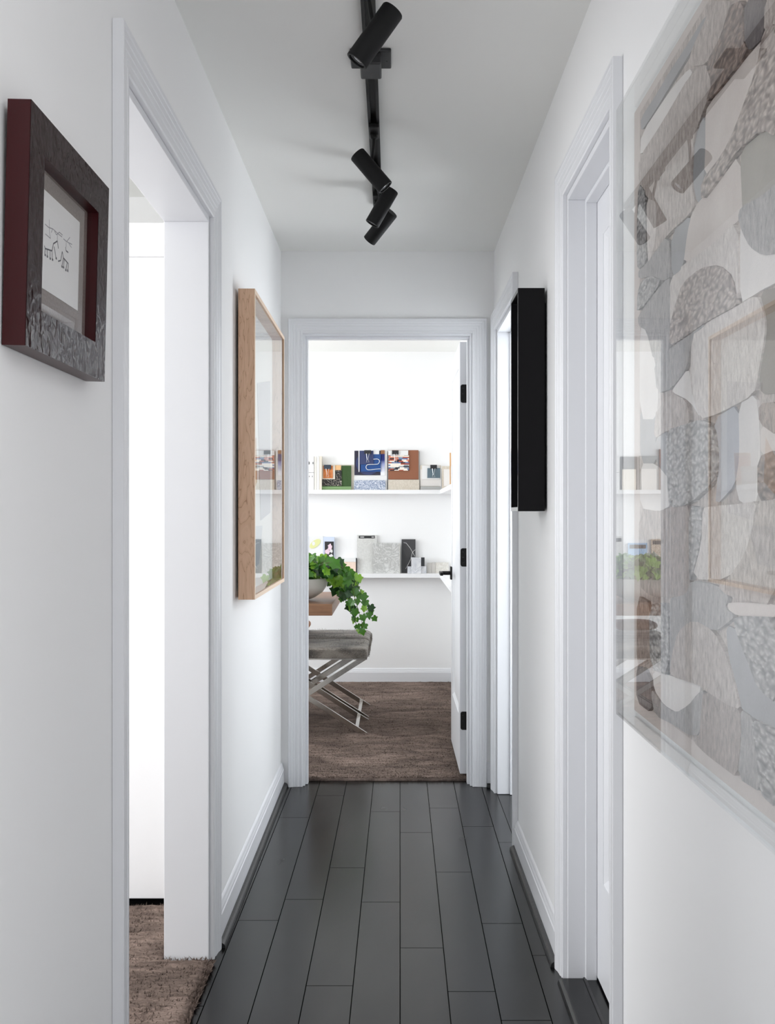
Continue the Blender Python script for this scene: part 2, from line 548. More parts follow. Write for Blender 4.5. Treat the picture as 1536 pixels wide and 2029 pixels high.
DX0, DX1, DY0, DY1 = 0.317, 0.352, 4.840, 5.570
d1 = thing('door_1', 'white panelled door with black hinges standing open into the sample room', 'door', (DX1, DY0, 0), kind='structure')
panel_door(d1, lambda a, z, d: (DX0 + d, DY0 + a, z), DY1 - DY0, 2.030, DX1 - DX0, 0.024, 0.105, 0.11, 0.265)


def rrect(w, h, r, n=5, corners=(1, 1, 1, 1)):
    """rounded rectangle polygon centred on 0"""
    out = []
    for (sx, sy, a0), on in zip(((1, 1, 0), (-1, 1, 90), (-1, -1, 180), (1, -1, 270)), corners):
        if not on:
            out.append((sx * w / 2, sy * h / 2)); continue
        for i in range(n + 1):
            a = math.radians(a0 + 90 * i / n)
            out.append((sx * (w / 2 - r) + math.cos(a) * r, sy * (h / 2 - r) + math.sin(a) * r))
    return out


for yc in (780, 1104.5, 1428):
    zc = PZ(yc, DY0)
    hg = MB().prism(rrect(0.033, 0.086, 0.010, 5, (0, 1, 1, 0)), DY0 - 0.0022, DY0 - 0.0001,
                    lambda u, v, w: (0.3365 + u, w, zc + v)).obj('hinge', BLACK, d1)
    for q in (-0.034, -0.017, 0.0, 0.017, 0.034):
        MB().lathe([(0.0046, -0.0082), (0.0046, 0.0082)], (0.3573, DY0 - 0.004, zc + q), 12).obj('knuckle', BLACK, hg, True)
    for q in (-0.026, 0.0, 0.026):
        MB().lathe([(0.0030, 0), (0.0022, 0.0008)], (0.331, DY0 - 0.0022, zc + q), 10, (0, -1, 0)).obj('screw', GRAPH, hg)
for s, xf in ((-1, DX0), (1, DX1)):
    zc, yc = 0.930, 5.500
    hd = MB().box(min(xf, xf + s * .009), max(xf, xf + s * .009), yc - .030, yc + .030, zc - .034, zc + .034).obj('handle_plate', BLACK, d1, bevel=.002)
    MB().tube([(xf + s * .008, yc, zc), (xf + s * .056, yc, zc)], .0105, 14).obj('handle_neck', BLACK, hd, True)
    if s < 0:
        MB().box(xf - .068, xf - .052, yc - .120, yc + .012, zc - .008, zc + .010).obj('lever', BLACK, hd, bevel=.003)
    else:
        MB().box(xf + .040, xf + .054, yc - .120, yc + .012, zc - .008, zc + .010).obj('lever', BLACK, hd, bevel=.003)

d2 = thing('door_2', 'closed white panelled closet door in the right wall', 'door', (0.545, 2.45, 0), kind='structure')
w2 = R1[1] - R1[0] - 2 * J - 0.006
panel_door(d2, lambda a, z, d: (0.5405 + d, R1[0] + J + 0.003 + a, z), w2, R1[2] - J - 0.026, 0.034, 0.022, 0.085, 0.11, 0.27)

# ------------------------------------------------------------------ shelves of the sample room
SF = 7.500
Z1 = H + (CY - 970.5) / F * SF
Z2 = H - (1136.8 - CY) / F * SF
def shelf(name, label, x0, x1, y0, y1, z): return tag(MB().box(x0, x1, y0, y1, z - .030, z).obj(name, SHELFW, bevel=.001), label, 'shelf')
shelf('wall_shelf', 'upper white ledge shelf on the far wall holding fabric samples', -2.99, 0.4698, SF, YB - .0005, Z1)
shelf('wall_shelf', 'lower white ledge shelf on the far wall holding stone samples', -2.99, 0.4698, SF, YB - .0005, Z2)
shelf('wall_shelf', 'upper white ledge shelf running behind the open door', 0.345, 0.4695, 5.70, SF - .001, Z1)
shelf('wall_shelf', 'lower white ledge shelf running behind the open door', 0.345, 0.4695, 5.70, SF - .001, Z2)

# ------------------------------------------------------------------ rugs


def rug(name, label, inside, x0, x1, y0, y1, step, h, amp):
    nx, ny = int((x1 - x0) / step), int((y1 - y0) / step)
    vs_, fs, idx = [], [], {}
    cell = {}
    for i in range(nx):
        for j in range(ny):
            if inside(x0 + (i + .5) * step, y0 + (j + .5) * step): cell[(i, j)] = 1

    def vert(i, j):
        if (i, j) in idx: return idx[(i, j)]
        x, y = x0 + i * step, y0 + j * step
        edge = not all((i - a, j - b) in cell for a in (0, 1) for b in (0, 1))
        p = Vector((x * 9, y * 30, 0)); q = Vector((x * 60, y * 60, 3))
        z = h + amp * noise.noise(p) + amp * .9 * noise.noise(q) + random.uniform(-amp, amp) * .5
        if edge:
            x += random.uniform(-.25, .25) * step; y += random.uniform(-.25, .25) * step
            z *= .72
        vs_.append((x, y, max(z, .003)))
        idx[(i, j)] = len(vs_) - 1
        return idx[(i, j)]
    for (i, j) in cell:
        fs.append((vert(i, j), vert(i + 1, j), vert(i + 1, j + 1), vert(i, j + 1)))
    low = {}

    def lo(k):
        if k not in low:
            vs_.append((vs_[k][0], vs_[k][1], .0004)); low[k] = len(vs_) - 1
        return low[k]
    for (i, j) in cell:
        for (di, dj, a, b) in ((-1, 0, (i, j + 1), (i, j)), (1, 0, (i + 1, j), (i + 1, j + 1)), (0, -1, (i, j), (i + 1, j)), (0, 1, (i + 1, j + 1), (i, j + 1))):
            if (i + di, j + dj) not in cell:
                p, q = vert(*a), vert(*b)
                fs.append((p, lo(p), lo(q), q))
    mb = MB(); mb.v, mb.f = vs_, fs
    o = mb.obj(name, RUG)
    for md in list(o.modifiers): o.modifiers.remove(md)
    o.data.polygons.foreach_set('use_smooth', [True] * len(o.data.polygons))
    return tag(o, label, 'rug')


def tufts(parent, name, n, place, length, width, mat, lean):
    """fine pile: one part made of small pointed blades"""
    rt = random.Random(n)
    vs_, fs = [], []
    for _ in range(n):
        q = place(rt)
        if q is None: continue
        p, nrm = q
        a = rt.uniform(0, 6.2832)
        t1 = nrm.orthogonal().normalized(); t2 = nrm.cross(t1)
        w = (t1 * math.cos(a) + t2 * math.sin(a)) * width * rt.uniform(.6, 1.3)
        tip = p + (nrm + lean(rt)).normalized() * length * rt.uniform(.6, 1.25)
        k = len(vs_)
        vs_ += [tuple(p - w), tuple(p + w), tuple((p + tip) / 2 + w * .7), tuple(tip), tuple((p + tip) / 2 - w * .7)]
        fs += [(k, k + 1, k + 2, k + 3, k + 4)]
    me = bpy.data.meshes.new(name)
    me.from_pydata(vs_, [], fs)
    me.materials.append(mat)
    o = bpy.data.objects.new(name, me)
    COL.objects.link(o)
    put(o, parent)
    o['kind'] = 'stuff'
    return o


rug_a = rug('area_rug', 'brown streaked pile rug in the sample room under the benches', lambda x, y: x > -2.8 and (y > YE2 + .012 or (EO[0] + .014 < x < EO[1] - .014)), -2.85, 0.440, 4.800, 7.580, .02, .014, .0014)
rug_b = rug('area_rug', 'shaggy brown pile rug in the left opening', lambda x, y: y < 3.245 and (x < XL - WT - .008 or LO[0] + J + .004 < y < LO[1] - J - .004), -2.8, -0.497, 0.45, 3.85, .0165, .017, .004)


UP = Vector((0, 0, 1))


def place_a(r):
    x, y = r.uniform(-.75, .44), 4.806 + (7.57 - 4.806) * r.random() ** 1.6
    if y < YE2 + .02 and not (EO[0] + .02 < x < EO[1] - .02): return None
    return Vector((x, y, .0125)), UP


def place_b(r):
    x, y = r.uniform(-1.15, -.498), r.uniform(LO[0] + .05, 3.24)
    if r.random() < .15: x = r.uniform(-.506, -.494)
    if x > XL - WT - .012 and not (LO[0] + J + .008 < y < LO[1] - J - .008): return None
    return Vector((x, y, .012 if x < -.506 else .005)), UP


tufts(rug_a, 'pile', 26000, place_a, .0062, .0024, RUG, lambda r: Vector((r.gauss(0, .9), r.gauss(-.3, .6), 0)))
tufts(rug_b, 'pile', 16000, place_b, .013, .0022, RUG, lambda r: Vector((r.gauss(.2, .7), r.gauss(0, .7), 0)))

# ------------------------------------------------------------------ wardrobe in the left room
wr = thing('wardrobe', 'tall white wardrobe with a moulded cornice seen through the left opening', 'wardrobe', (-1.3, 3.6, 0))
WY = 3.262
MB().box(-2.2, -0.66, WY + .02, 3.89, .024, 2.07).obj('body', SHELFW, wr)
MB().box(-2.1, -0.76, WY + .07, 3.87, .0005, .024).obj('plinth', DARKV, wr)
for a, b in ((-2.198, -1.432), (-1.428, -0.662)):
    dd = MB().box(a, b, WY, WY + .0195, .025, 2.0576).obj('door', SHELFW, wr, bevel=.0015)
    kx = b - .04 if a < -2 else a + .04
    MB().lathe([(.006, 0), (.006, .016), (.013, .02), (.013, .03), (.004, .033)], (kx, WY, 1.0), 16, (0, -1, 0)).obj('knob', BLACK, dd, True)
CP = [(0, 2.058), (.012, 2.058), (.012, 2.070), (.020, 2.074), (.022, 2.088), (.034, 2.100), (.034, 2.112), (.046, 2.120), (.060, 2.138), (.060, 2.149), (0, 2.149)]
MB().loft([[(x, WY + .001 - o, z) for o, z in CP] for x in (-2.2, -0.655)]).obj('cornice', SHELFW, wr)
MB().box(-2.2, -.655, WY + .002, 3.89, 2.071, 2.149).obj('cornice_top', SHELFW, wr)

# ------------------------------------------------------------------ dark red lacquer frame on the left wall
t = NT('dark_red_lacquer_face')
v = t.coords((1, 1, 1))
nn = t.noise(v, 60, 1.5, 0.5, 0.3)
t.set(Base_Color=srgb(38, 16, 17), Roughness=0.10)
t.b.inputs['Specular IOR Level'].default_value = 0.10
t.bump(nn, 0.5, 0.0022)
LACQ = t.m
LSIDE = plain('dark_red_lacquer_side', (54, 9, 13), 0.35, spec=0.3)
t = NT('taupe_linen_mat')
w1 = t.noise(t.coords((1, 400, 30)), 3, 2); 
t.col(t.ramp(t.noise(t.coords((1, 1, 1)), 260, 4, .7), [(0.3, srgb(112, 100, 95)), (0.7, srgb(142, 130, 124))]))
t.set(Roughness=0.9)
MATBOARD = t.m
PAPER = plain('white_paper', (232, 231, 230), 0.8)
INK = plain('grey_ink', (70, 68, 78), 0.8)
INKP = plain('pale_grey_ink', (150, 148, 155), 0.8)

FY0, FY1, FZ0, FZ1 = 1.338, 1.705, 1.462, 1.782
TILT = math.atan2(0.0075, FZ1 - FZ0)


def FR(a, b, c):
    """a along the wall from the near end, b up, c out from the wall; leaning forward a little"""
    cb, sb = math.cos(TILT), math.sin(TILT)
    return (XL + .0012 + c * cb + b * sb, FY0 + a, FZ0 + b * cb - c * sb)


fw, fh, fd, bw = FY1 - FY0, FZ1 - FZ0, 0.031, 0.056
rf = thing('framed_sketch', 'dark red lacquered frame with rippled face holding a small animal sketch', 'picture frame', FR(fw / 2, 0, 0))
faces = MB(); sides = MB()
P0 = [(0, 0), (fw, 0), (fw, fh), (0, fh)]
P1 = [(bw, bw), (fw - bw, bw), (fw - bw, fh - bw), (bw, fh - bw)]
rails = ('frame_bottom', 'frame_side', 'frame_top', 'frame_side')
for i in range(4):
    j = (i + 1) % 4
    mb = MB()
    mb.v = [FR(*P0[i], fd + .0008), FR(*P0[j], fd + .0008), FR(*P1[j], fd + .0008), FR(*P1[i], fd + .0008),
            FR(*P0[i], fd), FR(*P0[j], fd), FR(*P1[j], fd), FR(*P1[i], fd)]
    mb.f = [(0, 1, 2, 3), (7, 6, 5, 4), (0, 4, 5, 1), (1, 5, 6, 2), (2, 6, 7, 3), (3, 7, 4, 0)]
    fc = mb.obj(rails[i], LACQ, rf)
    mb = MB()
    ins = .002
    Q1 = [(bw, bw), (fw - bw, bw), (fw - bw, fh - bw), (bw, fh - bw)]
    mb.v = [FR(*P0[i], fd - .0002), FR(*P0[j], fd - .0002), FR(*Q1[j], fd - .0002), FR(*Q1[i], fd - .0002),
            FR(*P0[i], .001), FR(*P0[j], .001), FR(*Q1[j], .001), FR(*Q1[i], .001)]
    mb.f = [(0, 1, 2, 3), (7, 6, 5, 4), (0, 4, 5, 1), (1, 5, 6, 2), (2, 6, 7, 3), (3, 7, 4, 0)]
    mb.obj('frame_edge', LSIDE, rf)
MB().box(bw + .0005, fw - bw - .0005, bw + .0005, fh - bw - .0005, .0015, .0140, FR).obj('mat_board', MATBOARD, rf)
pa0, pa1, pb0, pb1 = .088, .270, .098, .236
MB().box(pa0, pa1, pb0, pb1, .0141, .0147, FR).obj('drawing_paper', PAPER, rf)
MB().box(bw + .0006, fw - bw - .0006, bw + .0006, fh - bw - .0006, .0190, .0205, FR).obj('glass_pane', glass_mat('framed_sketch_glass', 1.3, (.97, .97, .97, 1)), rf)


def stroke(mb, pts, w, fn):
    """flat ribbon drawn along 2d points"""
    for (p, q) in zip(pts[:-1], pts[1:]):
        dx, dy = q[0] - p[0], q[1] - p[1]
        L = math.hypot(dx, dy) or 1
        nx, ny = -dy / L * w / 2, dx / L * w / 2
        k = len(mb.v)
        mb.v += [fn(p[0] + nx, p[1] + ny), fn(q[0] + nx, q[1] + ny), fn(q[0] - nx, q[1] - ny), fn(p[0] - nx, p[1] - ny)]
        mb.f.append((k, k + 1, k + 2, k + 3))


def zz(x, y):
    u = (x - 150) / 425; v_ = (y - (180 + 375 * u)) / (1080 - 95 * u)
    return (pa0 + u * (pa1 - pa0), pb1 - v_ * (pb1 - pb0))


SK = [[(205, 830), (212, 860), (280, 880), (292, 800), (330, 770)], [(212, 860), (210, 930)], [(232, 870), (236, 945)], [(262, 880), (262, 960)], [(280, 880), (285, 970)],
      [(300, 830), (312, 900), (322, 955)], [(330, 760), (345, 850)], [(345, 990), (372, 980), (385, 880), (400, 950), (455, 1015), (450, 1090)], [(400, 950), (385, 1045)], [(410, 960), (402, 1055)],
      [(440, 1010), (428, 1085)], [(420, 830), (425, 870), (450, 890)]]
SKP = [[(205, 595), (240, 625), (285, 640), (340, 690), (380, 720)], [(245, 540), (250, 680), (262, 745)], [(210, 700), (262, 745)], [(280, 640), (268, 680)], [(300, 660), (320, 700), (350, 670), (385, 700)],
       [(395, 740), (430, 770), (465, 720)], [(425, 780), (425, 830)], [(430, 770), (490, 800)], [(455, 790), (485, 835)], [(330, 770), (330, 690)]]
for lst, mt, w_ in ((SK, INK, .0022), (SKP, INKP, .0015)):
    mb = MB()
    for s_ in lst: stroke(mb, [zz(*p) for p in s_], w_, lambda a, b: FR(a, b, .0149))
    mb.obj('sketch_lines', mt, rf)['kind'] = 'stuff'
mb = MB()
for x, y in ((215, 930), (236, 945), (265, 965), (288, 975), (325, 958), (388, 1048), (404, 1055), (430, 1085), (450, 1092)):
    a, b = zz(x, y)
    mb.box(a - .0026, a + .0026, b - .0016, b + .0016, .0147, .0149, FR)
mb.obj('sketch_hooves', INK, rf)['kind'] = 'stuff'

# ------------------------------------------------------------------ maple frame on the left wall
t = NT('figured_maple')
v = t.coords((14, 14, 2.6))
n1 = t.noise(v, 1.6, 3, .5, 0.7)
wv = t.n('ShaderNodeMath', operation='MULTIPLY'); t.l(n1, wv.inputs[0]); wv.inputs[1].default_value = 9.0
fr2 = t.n('ShaderNodeMath', operation='FRACT'); t.l(wv.outputs[0], fr2.inputs[0])
t.col(t.ramp(fr2.outputs[0], [(0.0, srgb(164, 120, 90)), (0.07, srgb(212, 174, 144)), (0.5, srgb(219, 182, 153)), (1.0, srgb(207, 168, 137))]))
t.set(Roughness=0.42)
MAPLE = t.m
MAPLEF = plain('pale_maple_face', (226, 200, 176), 0.4)
AY0, AY1, AZ0, AZ1, AXF = 3.335, 4.245, 0.966, 1.974, -0.446
wf = thing('framed_artwork', 'large pale maple frame with reflecting glass beside the end doorway', 'picture frame', (XL, (AY0 + AY1) / 2, AZ0))
bb = 0.014
for i, (y0, y1, z0, z1, nm) in enumerate(((AY0, AY0 + bb, AZ0, AZ1, 'frame_side'), (AY1 - bb, AY1, AZ0, AZ1, 'frame_side'),
                                         (AY0 + bb, AY1 - bb, AZ0, AZ0 + bb, 'frame_bottom'), (AY0 + bb, AY1 - bb, AZ1 - bb, AZ1, 'frame_top'))):
    rail = MB().box(XL + .010, AXF - .0015, y0, y1, z0, z1).obj(nm, MAPLE, wf)
    MB().box(AXF - .0015, AXF, y0, y1, z0, z1).obj('frame_face', MAPLEF, rail)
MB().box(XL + .001, XL + .0099, AY0 + .05, AY1 - .05, AZ0 + .05, AZ1 - .05).obj('wall_cleat', plain('dark_cleat', (50, 44, 40), .8), wf)
MB().box(XL + .012, XL + .016, AY0 + bb, AY1 - bb, AZ0 + bb, AZ1 - bb).obj('backing_board', plain('pale_art_board', (224, 224, 222), .8), wf)
art2 = plain('grey_collage_paper', (178, 181, 188), .8); art3 = plain('tan_collage_paper', (196, 152, 108), .8)
for mt, poly in ((art2, [(3.75, 1.72), (4.15, 1.78), (4.15, 1.25), (3.85, 1.22)]), (art3, [(3.55, 1.38), (3.72, 1.52), (3.74, 1.36), (3.60, 1.30)]),
                 (plain('pale_blue_collage_paper', (196, 202, 208), .8), [(3.45, 1.2), (3.9, 1.2), (3.8, 1.06), (3.48, 1.04)])):
    MB().prism(poly, XL + .0162, XL + .0175, lambda u, v_, w: (w, u, v_)).obj('collage_paper', mt, wf)
MB().box(AXF - .0065, AXF - .0040, AY0 + bb, AY1 - bb, AZ0 + bb, AZ1 - bb).obj('glass_pane', PGLASS, wf)

# ------------------------------------------------------------------ black shadow box on the right wall
BY0, BY1, BZ0, BZ1, BXF = 3.090, 3.275, 1.252, 1.922, 0.3775
bf = thing('shadow_box_frame', 'narrow deep black shadow box frame on the right wall', 'picture frame', (XR, (BY0 + BY1) / 2, BZ0))
BFR = plain('black_frame_paint', (15, 14, 16), 0.5, spec=0.15)
bb = 0.012
for (y0, y1, z0, z1, nm) in ((BY0, BY0 + .006, BZ0, BZ1, 'frame_side'), (BY1 - bb, BY1, BZ0, BZ1, 'frame_side'),
                             (BY0 + .006, BY1 - bb, BZ0, BZ0 + bb, 'frame_bottom'), (BY0 + .006, BY1 - bb, BZ1 - bb, BZ1, 'frame_top')):
    MB().box(BXF, XR - .008, y0, y1, z0, z1).obj(nm, BFR, bf, bevel=.0008)
MB().box(XR - .012, XR - .0082, BY0 + .006, BY1 - bb, BZ0 + bb, BZ1 - bb).obj('backing_board', plain('black_backing', (14, 14, 15), .8), bf)
MB().box(XR - .008, XR - .0008, BY0 + .03, BY1 - .03, BZ0 + .04, BZ1 - .04).obj('wall_cleat', DARKV, bf)
GLOSSB = plain('gloss_black_lip', (14, 13, 14), 0.12, spec=0.9)
for (y0, y1, z0, z1) in ((BY0, BY0 + .006, BZ0, BZ1), (BY1 - bb, BY1, BZ0, BZ1), (BY0 + .006, BY1 - bb, BZ0, BZ0 + bb), (BY0 + .006, BY1 - bb, BZ1 - bb, BZ1)):
    MB().box(BXF - .0012, BXF - .0001, y0, y1, z0, z1).obj('frame_lip', GLOSSB, bf)

# ------------------------------------------------------------------ textile artwork in a clear acrylic box
QF = 0.428
QY0, QY1, QZ0, QZ1 = 0.62, 1.970, 0.860, 2.0145
ab = thing('textile_artwork', 'patchwork textile relief in grey and beige wool inside a clear acrylic box', 'artwork', (XR, 1.3, QZ0))


def cloth(name, c0, c1, kind, rot=0.0, sheen=.2):
    t = NT(name)
    if kind == 'loop':
        vv = t.coords((1, .5, 1))
        d = t.noise(vv, 8, 2)
        vo = t.n('ShaderNodeTexVoronoi', feature='SMOOTH_F1'); vo.inputs['Scale'].default_value = 165
        nz = t.n('ShaderNodeTexNoise'); nz.inputs['Scale'].default_value = 45; t.l(vv, nz.inputs['Vector'])
        mxv = t.n('ShaderNodeMix', data_type='VECTOR'); mxv.inputs[0].default_value = .012
        t.l(vv, mxv.inputs[4]); t.l(nz.outputs['Color'], mxv.inputs[5])
        t.l(mxv.outputs[1], vo.inputs['Vector'])
        inv = t.n('ShaderNodeMath', operation='SUBTRACT'); inv.inputs[0].default_value = 1.0
        t.l(vo.outputs['Distance'], inv.inputs[1])
        t.col(t.ramp(inv.outputs[0], [(0.35, c0), (0.85, c1)]))
        t.bump(inv.outputs[0], 1.0, .008)
    elif kind == 'fur':
        vv = t.coords((1, 1.7, .8), (rot, 0, 0))
        nf = t.noise(vv, 62, 5, .72, .4)
        t.col(t.ramp(nf, [(0.32, c0), (0.66, c1)]))
        t.bump(nf, .9, .006)
    else:
        vv = t.coords((1, 1, 1), (rot, 0, 0))
        nf = t.noise(vv, 320, 3, .7)
        nb = t.noise(vv, 9, 3, .6)
        ad = t.n('ShaderNodeMath', operation='MULTIPLY_ADD'); t.l(nf, ad.inputs[0]); ad.inputs[1].default_value = .6; t.l(nb, ad.inputs[2])
        t.col(t.ramp(ad.outputs[0], [(0.55, c0), (1.0, c1)]))
        t.bump(nf, .25, .002)
    t.set(Roughness=.95)
    t.b.inputs['Specular IOR Level'].default_value = .15
    return t.m


S = srgb
CL = {
    'La': cloth('beige_loop_pile', S(135, 122, 117), S(209, 196, 188), 'loop'),
    'Lb': cloth('brown_loop_pile', S(113, 101, 96), S(175, 156, 147), 'loop'),
    'Lg': cloth('grey_loop_pile', S(135, 132, 132), S(200, 196, 193), 'loop'),
    'Ld': cloth('dark_brown_loop_pile', S(102, 90, 88), S(167, 145, 135), 'loop'),
    'Fa': cloth('beige_fur', S(159, 147, 141), S(216, 204, 197), 'fur', .2),
    'Fb': cloth('brown_fur', S(126, 113, 107), S(190, 170, 159), 'fur', .45),
    'Fg': cloth('grey_fur', S(141, 138, 138), S(191, 185, 182), 'fur', -.15),
    'Fd': cloth('dark_fur', S(101, 95, 95), S(136, 127, 126), 'fur', .3),
    'Fp': cloth('pale_fur', S(194, 184, 179), S(236, 227, 221), 'fur', .35),
    'Ft': cloth('taupe_fur', S(136, 125, 120), S(194, 179, 172), 'fur', -.35),
    'Na': cloth('beige_linen', S(200, 188, 182), S(216, 206, 200), 'flat'),
    'Np': cloth('pale_linen', S(215, 209, 206), S(230, 224, 220), 'flat'),
    'Ng': cloth('grey_felt', S(151, 150, 151), S(169, 167, 169), 'flat'),
    'No': cloth('olive_felt', S(153, 147, 139), S(169, 163, 154), 'flat'),
    'Nb': cloth('blue_grey_felt', S(172, 172, 178), S(188, 188, 194), 'flat'),
    'Nd': cloth('dark_olive_felt', S(126, 117, 108), S(142, 132, 122), 'flat'),
}
SC = 4.7188


def q1(*p): return [(1216 + x / SC, y / SC) for x, y in p]
def q2(*p): return [(1216 + x / SC, 400 + y / SC) for x, y in p]
def q3(*p): return [(1216 + x / SC, 800 + y / SC) for x, y in p]
def q4(*p): return [(1216 + x / 3.903, 1200 + y / 3.903) for x, y in p]


